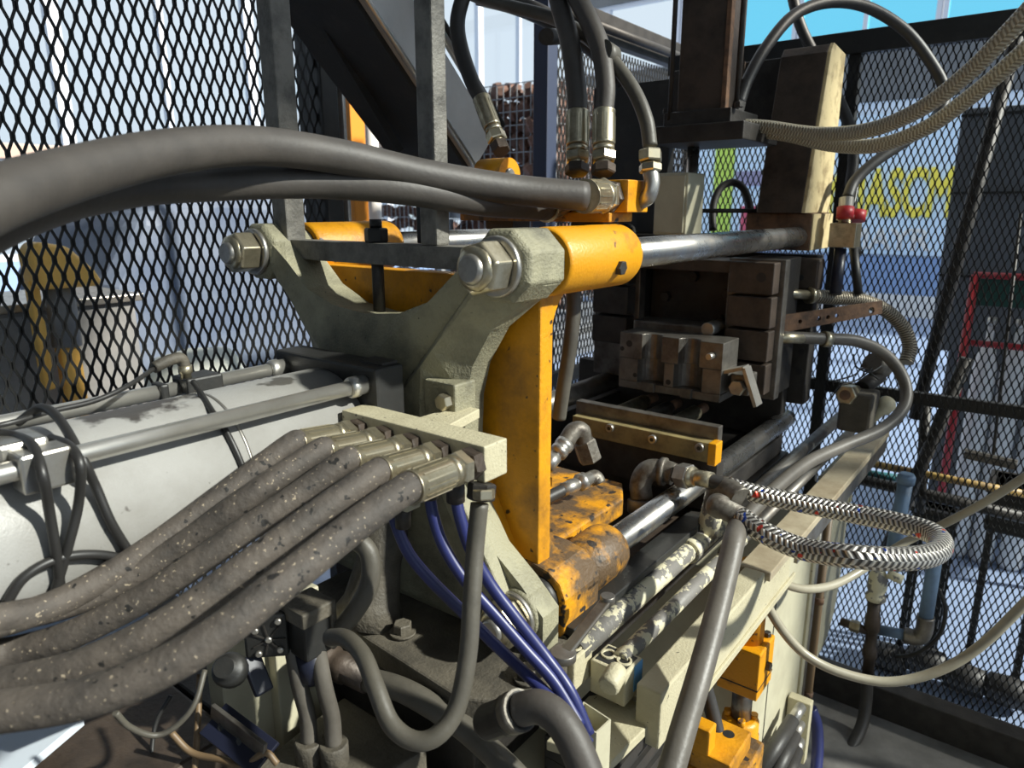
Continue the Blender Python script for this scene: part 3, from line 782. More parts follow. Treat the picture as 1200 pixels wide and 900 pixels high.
# ---- tooling between the platens
tl = thing('tool_holder', 'dark tool holder of stacked steel blocks under the upper tie bar', 'tool holder', (1.85, .8, 1.05))
for y0, y1, rows, mm in ((.545, .655, 4, 'brown'), (.935, 1.045, 3, 'dark')):
    MB().box((1.775, y0 - .012, 1.08), (1.81, y1 + .02, 1.43)).build('backing_plate', M['die'], tl, .002)
    MB().box((1.81, y0, 1.08), (1.94, y1, 1.43)).build('riser', M['dark'], tl, .002)
    for k in range(rows):
        z = 1.425 - .083 * k
        o = MB().box((1.728, y0, z - .076), (1.775, y1, z)).build('clamp_block', M[mm], tl, .003)
        if k == 0: MB().cyl(V(1.728, y0 + .03, z - .035), V(1.7275, y0 + .03, z - .035), .012, n=14).build('hole', M['black'], o)
MB().box((1.86, .66, 1.08), (1.99, .93, 1.40)).build('core_plate', M['dark'], tl, .003)
MB().box((1.74, .655, 1.395), (1.86, .935, 1.425)).build('top_bar', M['brown'], tl, .003)
for y, z in ((.70, 1.33), (.88, 1.31), (.72, 1.26), (.80, 1.37)):
    MB().hexn(V(1.86, y, z), V(1.842, y, z), .015).build('bolt_head', M['dark'], tl)
MB().cyl(V(1.78, .69, 1.255), V(1.70, .69, 1.255), .018, n=18, ch=.002).build('socket_screw', M['steel'], tl)
MB().box((1.70, .70, 1.232), (1.78, .90, 1.262)).build('ejector_bar', M['die'], tl, .006)
b = MB().box((1.64, .555, 1.115), (1.70, .60, 1.165)); b.build('lock_bracket', M['die'], tl, .003)
MB().hexn(V(1.64, .578, 1.135), V(1.622, .578, 1.135), .020).build('bracket_nut', M['steel'], tl)
b = MB().beam(V(1.63, .612, 1.170), V(1.63, .560, 1.188), .008, .04, V(1, 0, 0)); b.beam(V(1.63, .560, 1.188), V(1.63, .525, 1.10), .008, .04, V(1, 0, 0)); b.build('bent_strap', M['steel'], tl)

die = thing('die_half', 'steel die half with two rounded vertical cavities', 'die', (1.64, .745, 1.10))
def die_layer(r, z0, z1):
    cs = (.792, .692)
    pts = [(1.70, .607), (1.70, .882), (1.60, .882)]
    for c in cs:
        for k in range(13):
            a = math.pi * k / 12
            pts.append((1.60 + r * math.sin(a), c + r * math.cos(a)))
    pts.append((1.60, .607))
    return MB().prism(pts, 'z', z0, z1)
die_layer(.027, 1.178, 1.243).build('upper_layer', M['die'], die, .0015)
die_layer(.037, 1.118, 1.178).build('lower_layer', M['die'], die, .0015)
MB().box((1.60, .607, 1.098), (1.70, .882, 1.118)).build('bottom_layer', M['die'], die, .002)
for y, z, r in ((.855, 1.215, .009), (.875, 1.20, .006), (.835, 1.135, .006), (.742, 1.13, .007)):
    MB().cyl(V(1.60, y, z), V(1.5995, y, z), r, n=12).build('dowel_hole', M['black'], die)
for y, z in ((.632, 1.212), ):
    MB().cyl(V(1.605, y, z), V(1.575, y, z), .008, n=16, ch=.001).build('guide_pin', M['steel'], die)
for c in (.792, .692):
    MB().box((1.592, c - .014, 1.098), (1.603, c + .014, 1.122)).build('gate_insert', M['die'], die, .001)

# ---- cross rail with three screws, and the rollers behind it
cr_ = thing('cross_rail', 'yellowed cross rail with three cap screws and a bright yellow end', 'rail', (1.42, .7, .95))
M['rail_y'] = mat('yellowed steel', (0.34, 0.27, 0.12), .5, .2, (0.10, 0.08, 0.05), 20, .8, .42, .7, bump=.2)
MB().box((1.40, .548, 1.018), (1.43, .895, 1.062)).build('rail_bar', M['rail_y'], cr_, .002)
MB().box((1.397, .530, 1.014), (1.433, .548, 1.064)).build('end_piece', M['yellow_clean'], cr_, .002)
MB().box((1.43, .54, 1.03), (1.455, .905, 1.092)).build('guide_strip', M['die'], cr_, .002)
MB().box((1.41, .53, .93), (1.45, .93, 1.018)).build('rail_web', M['dark'], cr_, .002)
for px, py in ((716, 501), (766, 514), (821, 524)):
    p = W(px, py, X=1.40)
    o = MB().cyl(p, p - V(.010, 0, 0), .010, n=18, ch=.001).build('cap_screw', M['steel'], cr_)
    MB().rev(p - V(.0101, 0, 0), p - V(.0105, 0, 0), [(0, .005), (1, .005)], 6).build('socket', M['black'], o)
for i, (y, z, m_) in enumerate(((.845, 1.045, 'zinc'), (.775, 1.04, 'bar_grey'), (.70, 1.04, 'zinc'))):
    t = thing('push_rod', ['round push rod behind the cross rail, nearest the left mesh', 'square-edged push rod in the middle of three behind the cross rail', 'round push rod behind the cross rail, nearest the die corner'][i], 'rod', (1.5, y, z - .02), 'push rods behind the cross rail')
    MB().cyl(V(1.44, y, z), V(1.68, y, z), .019, n=18 if i != 1 else 8).build('rod_body', M[m_], t)
    MB().cyl(V(1.68, y, z), V(1.74, y, z), .013, n=16).build('rod_tip', M['rust'], t)
o = MB().cyl(V(1.30, 1.02, 1.055), V(1.95, 1.02, 1.055), .028, n=24).build('slide_bar', M['bar_grey'])
tag(o, 'dull round slide bar beside the left mesh, behind the cross rail', 'steel bar')
o = MB().box((1.455, .56, .88), (1.98, 1.10, .93)).build('bed_plate', M['dark'], None, .003)
tag(o, 'dark bed plate under the die', 'machine bed')
MB().box((1.94, .56, .93), (1.98, 1.22, 1.075)).build('end_wall', M['dark'], o, .003)
MB().box((1.46, 1.06, .93), (1.94, 1.10, .99)).build('side_wall', M['dark'], o, .003)

# ---- upper press column
pc = thing('press_column', 'dark rusty square press column rising at top centre', 'column', (1.75, .75, 1.7))
MB().box((1.70, .692, 1.775), (1.82, .805, 2.6)).build('column_body', M['brown'], pc, .003)
MB().box((1.694, .680, 1.775), (1.715, .692, 2.6)).build('edge_strip', M['rust'], pc, .002)
MB().box((1.68, .66, 1.745), (1.86, .83, 1.778)).build('base_flange', M['dark'], pc, .003)
MB().box((1.66, .62, 1.705), (1.90, .86, 1.745)).build('base_plate', M['dark'], pc, .003)
for (x, y) in ((1.685, .815), (1.74, .672)):
    MB().cyl(V(x, y, 1.76), V(x, y, 2.6), .006, n=10).build('stay_rod', M['dark'], pc)
MB().cyl(V(1.80, .80, 1.50), V(1.80, .80, 1.705), .015, n=20).build('guide_rod', M['chrome'], pc)
MB().cyl(V(1.80, .80, 1.44), V(1.80, .80, 1.53), .020, n=20, ch=.002).build('guide_bush', M['bar_grey'], pc)
for (x, y) in ((1.70, .65), (1.70, .83)):
    MB().hexn(V(x, y, 1.778), V(x, y, 1.79), .011).build('bolt_head', M['dark'], pc)
o = MB().cyl(W(800, 247, X=1.83), W(925, 247, X=2.02), .006, n=10).build('linkage_rod', M['dark'])
tag(o, 'thin dark linkage rod below the press column', 'rod')
bx = thing('terminal_box', 'pale grey box behind the upper front tie bar', 'box', (1.7, .83, 1.46))
qa, qc = W(768, 203, X=1.68), W(803, 276, X=1.68)
MB().box((1.68, qc.y, qc.z), (1.78, qa.y, qa.z)).build('box_body', M['cream_flat'], bx, .004)
MB().box((1.675, qc.y + .006, qc.z + .006), (1.68, qa.y - .006, qa.z - .006)).build('cover', M['cream_flat'], bx, .002)

# ---- clamp frame above the rear platen
fr = thing('lifting_frame', 'grey square bar frame standing on top of the rear platen', 'frame', (.75, .85, 1.38))
MB().box((.735, .645, 1.468), (.768, 1.075, 1.500)).build('crossbar', M['framebar'], fr, .002)
MB().box((.730, 1.040, 1.468), (.768, 1.078, 2.3)).build('post', M['framebar'], fr, .003)
MB().box((.735, .700, 1.500), (.762, .733, 2.3)).build('post', M['framebar'], fr, .003)
MB().box((.770, .735, 1.50), (.80, .775, 1.60)).build('inner_stub', M['black'], fr, .002)
p = W(440, 283, X=.75); p.z = 1.5
MB().cyl(V(.752, p.y, 1.39), V(.752, p.y, 1.50), .0095, n=14).build('bolt_shank', M['dark'], fr)
MB().hexn(V(.752, p.y, 1.500), V(.752, p.y, 1.522), .0185, .4).build('nut', M['black'], fr, .001)
MB().cyl(V(.752, p.y, 1.522), V(.752, p.y, 1.535), .0095, n=14).build('bolt_end', M['black'], fr)

# ---- slanted chute behind the frame
ch = thing('slanted_chute', 'slanted grey sheet metal chute with bright edge rods', 'chute', (1.1, 1.2, 1.55))
M['sheet'] = mat('grey sheet steel', (0.50, 0.49, 0.47), .45, .15, (0.36, 0.35, 0.33), 8, .6, .4, .7)
A0, A1 = V(.983, 1.10, 1.928), V(1.172, 1.10, 1.752); dd = (A1 - A0).normalized()
B0 = V(1.203, 1.10, 1.866)
A = A0 - dd * .55; A2 = A0 + dd * .42
nrm = V(-dd.z, 0, dd.x); wd = abs((B0 - A0).dot(nrm))
nrm = nrm if (B0 - A0).dot(nrm) > 0 else -nrm
b = MB(); vs = []
for y in (1.10, 1.30):
    for q in (A, A2, A2 + nrm * wd, A + nrm * wd): vs.append(V(q.x, y, q.z))
b.add(vs, [(0, 1, 2, 3), (7, 6, 5, 4), (0, 4, 5, 1), (1, 5, 6, 2), (2, 6, 7, 3), (3, 7, 4, 0)]); b.build('trough', M['sheet'], ch, .006)
b = MB()
b.add([V(q.x, y, q.z) for y in (1.12, 1.33) for q in (A - nrm * .012, A2 - nrm * .012, A2, A)], [(0, 1, 2, 3), (7, 6, 5, 4), (0, 4, 5, 1), (1, 5, 6, 2), (2, 6, 7, 3), (3, 7, 4, 0)]); b.build('underside_shade', M['black'], ch)  # black sheet puts the shade under the chute into colour
for off, mm, r in ((-.004, 'rod', .006), (wd + .012, 'rod', .009), (wd + .03, 'black', .008)):
    q = nrm * off
    MB().cyl(V(A.x + q.x, 1.095, A.z + q.z), V(A2.x + q.x, 1.095, A2.z + q.z), r, n=12).build('edge_rod', M[mm], ch)
b = MB().beam(W(362, 0, Y=1.25), W(468, 178, Y=1.25), .012, .02); b.build('stay_bar', M['black'], ch)

# ---- cream hose manifold
mf = thing('hose_manifold', 'cream rectangular manifold block carrying five thick hoses', 'manifold', (.60, .60, 1.20))
MB().box((.580, .487, 1.246), (.622, .735, 1.290)).build('block', M['cream'], mf, .002)
b = MB().prism([(.622, .600), (.622, .665), (.735, .660), (.735, .625)], 'z', 1.262, 1.276); b.build('bracket_plate', M['cream'], mf, .0015)
# ---- yellow hose manifold on top
ym = thing('top_manifold', 'bright yellow manifold block above the upper tie bar', 'manifold', (1.03, .70, 1.50))
MB().box((1.0, .547, 1.545), (1.068, .90, 1.594)).build('block', M['yellow_clean'], ym, .002)
MB().box((.985, .570, 1.530), (1.06, .88, 1.545)).build('base_strip', M['yellow_dirty'], ym, .002)
for y in (.62, .80): MB().box((1.0, y - .03, 1.515), (1.05, y + .03, 1.531)).build('spacer', M['dark'], ym, .001)
e = MB().pipe(V(1.03, .800, 1.607), V(1.03, .860, 1.607), .031, .014, 28); e.build('eye', M['yellow_clean'], ym)
MB().cyl(V(1.03, .797, 1.607), V(1.03, .862, 1.607), .0135, n=20, ch=.002).build('eye_pin', M['steel'], ym)
# ================================================================== lower right side of the machine
# ---- two slim air cylinders lying along the bed
def slim(y, z, r, x0, x1, x2, label, cap_y, cap_z, sticker):
    t = thing('slim_cylinder', label, 'cylinder', (1.1, y, z - .03), 'slim cylinders along the bed')
    MB().cyl(V(x0, y, z), V(x1, y, z), r, n=24).build('painted_tube', M['cream_worn'], t)
    MB().cyl(V(x1, y, z), V(x2, y, z), r * .96, n=24).build('bare_tube', M['bar_grey'], t)
    c = MB().box((x0 - .03, cap_y - .03, cap_z - .032), (x0 + .022, cap_y + .03, cap_z + .024)).build('end_cap', M['cream'], t, .003)
    MB().box((x0 - .024, cap_y - .025, cap_z + .0235), (x0 + .016, cap_y + .025, cap_z + .0245)).build('recess', M['black'], c)
    for dy in (-.0135, .0135):
        MB().pipe(V(x0 - .004, cap_y + dy, cap_z + .020), V(x0 - .004, cap_y + dy, cap_z + .027), .0115, .0085, 16).build('screw_well', M['cream'], c)
    MB().box((x0 - .007, cap_y - .006, cap_z + .022), (x0 - .001, cap_y + .006, cap_z + .0265)).build('bridge', M['cream'], c)
    if sticker: MB().box((x0 - .004, cap_y - .0312, cap_z - .02), (x0 + .021, cap_y - .0300, cap_z + .022)).build('blue_sticker', M['blue_tape'], c)
    return t
sa = slim(.497, .905, .0180, .800, 1.34, 2.36, 'thicker flaking cream cylinder beside the lower tie bar', .510, .890, False)
sb = slim(.442, .892, .0135, .838, 1.34, 2.32, 'thinner flaking cream cylinder beside the bed rail', .446, .872, True)
p = W(712, 806, d=.945)
MB().rev(p, p + V(.035, .004, .006), [(0, .012), (.1, .015), (.8, .015), (1, .013)], 16).build('plug', M['cream'], sb)
# lever lying on the thicker cylinder
lv = thing('steel_lever', 'grey steel lever lying on the thicker cream cylinder', 'lever', W(680, 735, d=1.0))
a, c = W(660, 768, d=.965), W(712, 702, d=1.03)
MB().beam(a, c, .017, .007).build('arm', M['bar_grey'], lv, .002)
for q, r in ((a, .018), (c, .011)): MB().cyl(q - V(0, 0, .006), q + V(0, 0, .006), r, n=20, ch=.001).build('lever_eye', M['bar_grey'], lv)
# pipe tee with its upward elbow
te = thing('pipe_tee', 'cream and rust pipe tee on the thicker cream cylinder', 'pipe fitting', (1.32, .497, .88))
MB().rev(V(1.20, .497, .905), V(1.40, .497, .905), [(0, .024), (.12, .024), (.13, .021), (.85, .021), (.86, .024), (1, .024)], 24).build('run', M['cream_worn'], te)
MB().cyl(V(1.28, .493, .915), V(1.28, .480, .985), .022, n=20).build('branch', M['cream_worn'], te)
MB().tube(spline([V(1.28, .480, .975), V(1.275, .474, 1.01), V(1.262, .45, 1.028), V(1.24, .415, 1.022)], 6), .023, 18).build('elbow', M['rust_grey'] if 'rust_grey' in M else M.setdefault('rust_grey', mat('rusty grey iron', (.17, .155, .13), .5, .5, (.055, .042, .033), 40, .8, .45, .65, bump=.4)), te)
te2 = thing('pipe_elbow', 'rusty iron elbow above the lower tie bar', 'pipe fitting', W(765, 570, d=1.47))
a = W(752, 585, d=1.46); c = W(752, 557, d=1.46); e_ = W(790, 556, d=1.44)
MB().tube(spline([a, W(751, 566, d=1.46), W(760, 552, d=1.455), W(778, 552, d=1.45), e_], 6), .023, 18).build('elbow', M['rust_grey'], te2)
MB().cyl(W(752, 600, d=1.46), a, .030, n=18, ch=.002).build('socket', M['rust_grey'], te2)
MB().rev(W(774, 552, d=1.452), W(780, 553, d=1.447), [(0, .029), (1, .029)], 20).build('collar', M['rust_grey'], te2)

# ---- bed rails and cabinet
br = thing('bed_rail', 'cream machine bed rail running away at the right', 'rail', (1.3, .38, .7))
MB().box((.815, .362, .79), (1.42, .402, .884)).build('near_beam', M['cream'], br, .003)
MB().box((.85, .357, .786), (1.45, .362, .80)).build('lower_lip', M['cream'], br, .001)
MB().box((1.25, .352, .868), (2.36, .412, .886)).build('top_ledge', M['rail_cream'] if 'rail_cream' in M else mat('dirty cream ledge', (.42, .36, .25), .5, 0, (.20, .15, .09), 9, .8, .4, .7, bump=.3), br, .002)
MB().box((1.45, .356, .82), (2.36, .364, .868)).build('far_web', M['bar_grey'], br, .001)
MB().box((.82, .545, .79), (2.0, .598, .878)).build('inner_beam', M['dark'], br, .003)
MB().box((.83, .60, .79), (1.95, 1.1, .86)).build('bed_trough', M['brown'], br, .003)
MB().box((.80, .50, .925), (1.30, .545, .94)).build('way_strip', M['black'], br, .002)
lp = thing('ledge_plate', 'cream ledge plate with black bellows below it', 'plate', (.78, .42, .6))
pts = [W(x, y, Z=.822) for x, y in ((640, 868), (716, 893), (784, 826), (762, 806), (690, 815))]
MB().prism([(q.x, q.y) for q in pts], 'z', .806, .822).build('plate', M['cream'], lp, .002)
b = MB()
x0, x1, y0, y1 = pts[1].x, pts[2].x + .005, pts[2].y + .004, pts[1].y + .06
for k in range(14):
    z = .804 - k * .018
    b.box((x0 + .004, y0 + .003 + (k % 2) * .006, z - .017), (x1 + .02, y0 + .12, z))
b.build('bellows', M['rubber_black'], lp)
q = W(745, 812, Z=.826)
MB().box((q.x - .015, q.y - .012, .822), (q.x + .02, q.y + .012, .834)).build('steel_shim', M['steel'], lp, .002)
# open cable duct
cd = thing('cable_duct', 'open cream sheet duct swallowing the blue hoses', 'duct', W(695, 870, d=.80))
zt = .905
q = [W(x, y, Z=zt) for x, y in ((669, 846), (699, 859), (716, 843), (684, 822))]
for i in range(4):
    a, c = q[i], q[(i + 1) % 4]
    cen = sum(q, V(0, 0, 0)) / 4
    ai = a + (cen - a) * .10; ci = c + (cen - c) * .10
    b = MB().add([a, c, ci, ai] + [v - V(0, 0, .26) for v in (a, c, ci, ai)], [(0, 1, 2, 3), (7, 6, 5, 4), (0, 4, 5, 1), (1, 5, 6, 2), (2, 6, 7, 3), (3, 7, 4, 0)])
    b.build('duct_wall', M['cream_flat'], cd)
cb = thing('base_cabinet', 'large cream base cabinet under the far bed rail', 'cabinet', (1.7, .6, FZ))
MB().box((1.38, .432, FZ), (1.93, 1.0, .785)).build('body', M['cream_flat'], cb, .006)
for x in (1.60, ): MB().box((x - .0015, .4305, FZ + .02), (x + .0015, .433, .78)).build('panel_seam', M['black'], cb)
MB().box((1.905, .425, FZ), (1.935, .445, .785)).build('edge_strip', M['cream'], cb, .002)
MB().cyl(V(1.97, .44, FZ), V(1.97, .44, .80), .014, n=14).build('steel_conduit', M['bar_grey'], cb)
sp_ = thing('side_panel', 'cream side panel with rounded foot behind the brown pipe', 'panel', (2.15, .45, .1))
poly = [(2.07, .80), (2.44, .80), (2.44, .30), (2.41, .20), (2.34, .13), (2.07, .10)]
MB().prism(poly, 'y', .455, .475).build('sheet', M['cream_flat'], sp_, .003)
MB().box((2.425, .45, .60), (2.445, .455, .80)).build('edge_bead', M['cream'], sp_, .001)
o = MB().cyl(V(2.04, .43, FZ), V(2.04, .43, .72), .012, n=14).build('brown_pipe', M['wire']); tag(o, 'brown vertical pipe at the cream cabinet edge', 'pipe')
for z in (.10, .42, .60): MB().rev(V(2.04, .43, z), V(2.04, .43, z + .02), [(0, .0145), (1, .0145)], 12).build('coupling', M['rust'], o)
# ---- yellow vertical actuator
ya = thing('yellow_actuator', 'yellow vertical cylinder on a square yellow block', 'actuator', (1.32, .425, .45))
ax, ay = 1.32, .405
MB().cyl(V(ax, ay, .69), V(ax, ay, .86), .031, n=28).build('barrel', M['yellow_clean'], ya)
bk = MB().box((ax - .045, ay - .042, .585), (ax + .045, ay + .042, .692)).build('block', M['yellow_clean'], ya, .003)
MB().box((ax - .0455, ay - .0425, .608), (ax + .0455, ay + .0425, .611)).build('split_line', M['black'], bk)
MB().hexn(V(ax, ay - .042, .645), V(ax, ay - .052, .645), .009).build('port_plug', M['dark'], bk)
MB().hexn(V(ax + .03, ay - .03, .692), V(ax + .03, ay - .03, .702), .008).build('screw', M['dark'], bk)
MB().cyl(V(ax, ay, .50), V(ax, ay, .585), .021, n=20).build('piston_rod', M['bar_grey'], ya)
fl2 = MB().rev(V(ax, ay, .435), V(ax, ay, .505), [(0, .032), (.1, .038), (.3, .038), (.32, .040), (.45, .040), (.5, .038), (.9, .038), (1, .030)], 28).build('flange', M['yellow_clean'], ya)
for k in range(4):
    a = k * math.pi / 2 + .4
    MB().cyl(V(ax + .027 * math.cos(a), ay + .027 * math.sin(a), .50), V(ax + .027 * math.cos(a), ay + .027 * math.sin(a), .515), .008, n=10).build('flange_bolt', M['yellow_clean'], fl2)
yb = thing('yellow_bracket', 'yellow slotted bracket low by the front hose', 'bracket', W(840, 880, d=1.25))
c0 = W(842, 868, d=1.22)
MB().box((c0.x - .05, c0.y - .04, c0.z - .03), (c0.x + .05, c0.y + .03, c0.z + .005)).build('base', M['yellow'], yb, .003)
MB().box((c0.x - .05, c0.y - .002, c0.z), (c0.x - .02, c0.y + .03, c0.z + .05)).build('lug', M['yellow_clean'], yb, .003)
MB().box((c0.x - .06, c0.y - .05, c0.z - .20), (c0.x + .10, c0.y + .05, c0.z - .045)).build('pedestal', M['yellow_dirty'], yb, .004)
MB().cyl(V(c0.x + .02, c0.y - .01, c0.z + .005), V(c0.x + .02, c0.y - .01, c0.z + .0055), .010, n=14).build('slot', M['black'], yb)

# ---- pipework in front of the right mesh
def pv(x, y, X=2.36): return W(x, y, X=X)
wv = thing('pipe_valve', 'corroded valve and vertical pipe under the steel braided loop', 'valve', pv(1020, 800))
MB().rev(pv(1030, 668), pv(1026, 702), [(0, .018), (.2, .028), (.6, .030), (.8, .024), (.85, .031), (1, .031)], 18).build('valve_body', M['cream_worn'], wv)
MB().cyl(pv(1040, 672), pv(1058, 680), .015, n=12).build('valve_arm', M['cream_worn'], wv)
MB().rev(pv(1025, 702), pv(1017, 790), [(0, .020), (.2, .020), (.22, .024), (.4, .024), (.42, .018), (.6, .018), (.62, .023), (.75, .023), (.77, .018), (1, .018)], 14).build('riser_pipe', M['brown'], wv)
MB().cyl(pv(1018, 740), pv(985, 728), .014, n=12).build('stub', M['brown'], wv)
MB().hexn(pv(1008, 736), pv(996, 732), .02).build('union_nut', M['zinc'], wv)
bp_ = thing('blue_pipe', 'blue grey plastic pipe with a grey elbow before the right mesh', 'pipe', pv(1080, 745, 2.42))
MB().cyl(pv(1098, 640, 2.42), pv(1083, 735, 2.42), .021, n=18).build('riser', M['blue_pipe'], bp_)
MB().cyl(pv(1066, 745, 2.42), pv(1030, 738, 2.42), .017, n=18).build('run', M['blue_pipe'], bp_)
MB().tube(spline([pv(1085, 722, 2.42), pv(1083, 738, 2.42), pv(1076, 747, 2.42), pv(1060, 744, 2.42)], 6), .026, 18).build('elbow', M['bar_grey'], bp_)
o = MB().cyl(pv(1062, 560, 2.44), pv(1044, 660, 2.44), .022, n=18).build('blue_pipe', M['blue_pipe']); tag(o, 'upper blue grey pipe behind the steel braided loop', 'pipe')
MB().rev(pv(1063, 555, 2.44), pv(1061, 566, 2.44), [(0, .020), (.3, .027), (1, .027)], 16).build('pipe_cap', M['blue_pipe'], o)
# fitting block with red rings
fb = thing('fitting_block', 'small steel block with red ringed hose fittings before the right mesh', 'fitting', W(992, 275, d=1.85))
c0 = W(989, 275, d=1.85)
MB().box((c0.x - .03, c0.y - .035, c0.z - .032), (c0.x + .03, c0.y + .03, c0.z + .03)).build('block', M['zinc'], fb, .002)
MB().rev(W(990, 262, d=1.85), W(992, 232, d=1.85), [(0, .016), (.15, .016), (.17, .022), (.3, .022), (.32, .018), (1, .018)], 14).build('fitting_body', M['steel'], fb)
MB().rev(W(990, 256, d=1.83), W(991, 243, d=1.83), [(0, .021), (1, .021)], 16).build('red_ring', M['red'], fb)
MB().rev(W(1004, 259, d=1.85), W(1006, 247, d=1.85), [(0, .020), (1, .020)], 16).build('red_ring', M['red'], fb)
MB().cyl(W(985, 292, d=1.85), W(979, 345, d=1.85), .015, n=14).build('blue_stem', M['navy'], fb)
MB().cyl(W(1000, 290, d=1.88), W(1006, 345, d=1.88), .011, n=14).build('dark_stem', M['black'], fb)

# ---- clamp with strap and fittings at the far rail end
ve = thing('end_valve', 'greasy valve cluster at the far end of the slim cylinders', 'valve', W(1010, 480, d=2.0))
c0 = W(1005, 478, d=1.98)
MB().box((c0.x - .05, c0.y - .045, c0.z - .06), (c0.x + .05, c0.y + .04, c0.z + .05)).build('body', M['olive_dk'], ve, .008)
MB().hexn(W(991, 463, d=1.93), W(1000, 461, d=2.0), .028).build('big_nut', M['zinc'], ve, .002)
MB().cyl(W(990, 463, d=1.925), W(991, 463, d=1.94), .014, n=16).build('nut_bore', M['rust'], ve)
MB().rev(W(1020, 492, d=1.98), W(1043, 470, d=2.0), [(0, .014), (.5, .016), (.6, .024), (.9, .024), (1, .018)], 16).build('port', M['cream'], ve)
MB().cyl(W(1010, 455, d=2.0), W(1030, 440, d=2.05), .022, n=16).build('solenoid', M['dark'], ve)
MB().cyl(W(1022, 425, d=2.02), W(1035, 432, d=2.05), .03, n=14).build('connector', M['rust_grey'], ve)
st = thing('perforated_strap', 'rusty perforated strap reaching past the tool holder', 'strap', W(965, 375, d=1.85))
a, c = W(903, 381, d=1.80), W(1032, 361, d=1.86)
ux = (c - a).normalized(); nz = V(0, 0, 1) - ux * ux.z; nz.normalize(); yy = ux.cross(nz)
def strap_pt(t, s, dpt): return a + (c - a) * t + nz * s + yy * dpt
sb_ = MB(); Ls = (c - a).length
def lim(t): return (-.024 + .010 * t, .022 - .002 * t)
def cell(t0, t1, hole=None, r=.008):
    for q in (0, .006):
        lo0, hi0 = lim(t0); lo1, hi1 = lim(t1)
        if hole is None:
            sb_.add([strap_pt(t0, lo0, q), strap_pt(t1, lo1, q), strap_pt(t1, hi1, q), strap_pt(t0, hi0, q)], [(0, 1, 2, 3)])
        else:
            ring = [strap_pt(hole + r / Ls * math.cos(k * math.pi / 8), r * math.sin(k * math.pi / 8) - .001, q) for k in range(16)]
            cor = {2: strap_pt(t1, hi1, q), 6: strap_pt(t0, hi0, q), 10: strap_pt(t0, lo0, q), 14: strap_pt(t1, lo1, q)}
            sb_.add(ring + [cor[2], cor[6], cor[10], cor[14]], [(0, 1, 2, 16), (2, 3, 4, 16), (4, 5, 6, 17, 16), (6, 7, 8, 17), (8, 9, 10, 18, 17), (10, 11, 12, 18), (12, 13, 14, 19, 18), (14, 15, 0, 16, 19)])
    if hole is not None:
        rg_ = [[strap_pt(hole + r / Ls * math.cos(k * math.pi / 8), r * math.sin(k * math.pi / 8) - .001, q) for k in range(16)] for q in (0, .006)]
        sb_.add(rg_[0] + rg_[1], [(k, (k + 1) % 16, 16 + (k + 1) % 16, 16 + k) for k in range(16)])
    for sgn in (0, 1):
        sb_.add([strap_pt(t0, lim(t0)[sgn], 0), strap_pt(t1, lim(t1)[sgn], 0), strap_pt(t1, lim(t1)[sgn], .006), strap_pt(t0, lim(t0)[sgn], .006)], [(0, 1, 2, 3)])
prev = 0
for h_ in (.09, .25, .42, .50, .58, .90):
    wd_ = .038
    if h_ - wd_ > prev: cell(prev, h_ - wd_)
    cell(max(prev, h_ - wd_), h_ + wd_, h_, .0055 if h_ < .9 else .009); prev = h_ + wd_
cell(prev, 1.0)
for tt in (0, 1): sb_.add([strap_pt(tt, lim(tt)[0], 0), strap_pt(tt, lim(tt)[1], 0), strap_pt(tt, lim(tt)[1], .006), strap_pt(tt, lim(tt)[0], .006)], [(0, 1, 2, 3)])
sb_.build('bar', M['rust'], st)
for hx in (.01, ): MB().hexn(strap_pt(.72, .004, 0), strap_pt(.72, .004, -.004), .010).build('rivet', M['rust'], st)
# small hose tail block low at the cabinet
hb = thing('hose_terminal', 'cream terminal plate with short black hoses beside the cabinet', 'hose terminal', W(930, 860, d=1.9))
c0 = W(935, 845, d=1.95)
MB().box((c0.x - .01, c0.y - .03, c0.z - .12), (c0.x + .02, c0.y + .03, c0.z + .07)).build('plate', M['cream'], hb, .003)
for i in range(3):
    a = W(939 - i * 1, 828 + i * 20, d=1.88); e_ = W(890 + i * 14, 905 + i * 10, d=1.72)
    m1 = a + (e_ - a) * .22
    MB().cyl(a, m1, .014, n=14).build('fitting', M['steel'], hb)
    MB().cyl(m1, e_, .018, n=14).build('hose_stub', M['rubber_black'], hb)
# ================================================================== hoses
def fitting(parent, port, start, r, m_='zinc', nut=True, ribs=True):
    """crimped end: hex at the port, swivel nut, ribbed ferrule ending where the hose starts"""
    d = start - port
    q = lambda t: port + d * t
    if nut:
        MB().hexn(port, q(.16), r * 1.22, .2).build('adapter_hex', M['brown'] if m_ == 'zinc' else M[m_], parent)
        MB().rev(q(.16), q(.22), [(0, r * .8), (1, r * .8)], 16).build('adapter_neck', M[m_], parent)
        MB().hexn(q(.20), q(.36), r * 1.28, .5).build('swivel_nut', M[m_], parent)
        MB().rev(q(.36), q(.46), [(0, r * 1.15), (1, r * 1.05)], 20).build('nut_skirt', M[m_], parent)
        t0 = .46
    else: t0 = 0
    fe = MB().rev(q(t0), q(1.03), [(0, r * .95), (0, r * 1.10), (.06, r * 1.13), (.94, r * 1.13), (.97, r * 1.17), (1, r * 1.17), (1, r * .9)], 24).build('ferrule', M[m_], parent)
    if ribs:
        b = MB(); u, w = basis(d)
        for k in range(14):
            a = 2 * math.pi * k / 14; o_ = (u * math.cos(a) + w * math.sin(a)) * r * 1.125
            b.beam(q(t0 + (1 - t0) * .1) + o_, q(t0 + (1 - t0) * .9) + o_, r * .13, r * .10, (u * math.cos(a) + w * math.sin(a)))
        b.build('crimp_ribs', M[m_], fe)

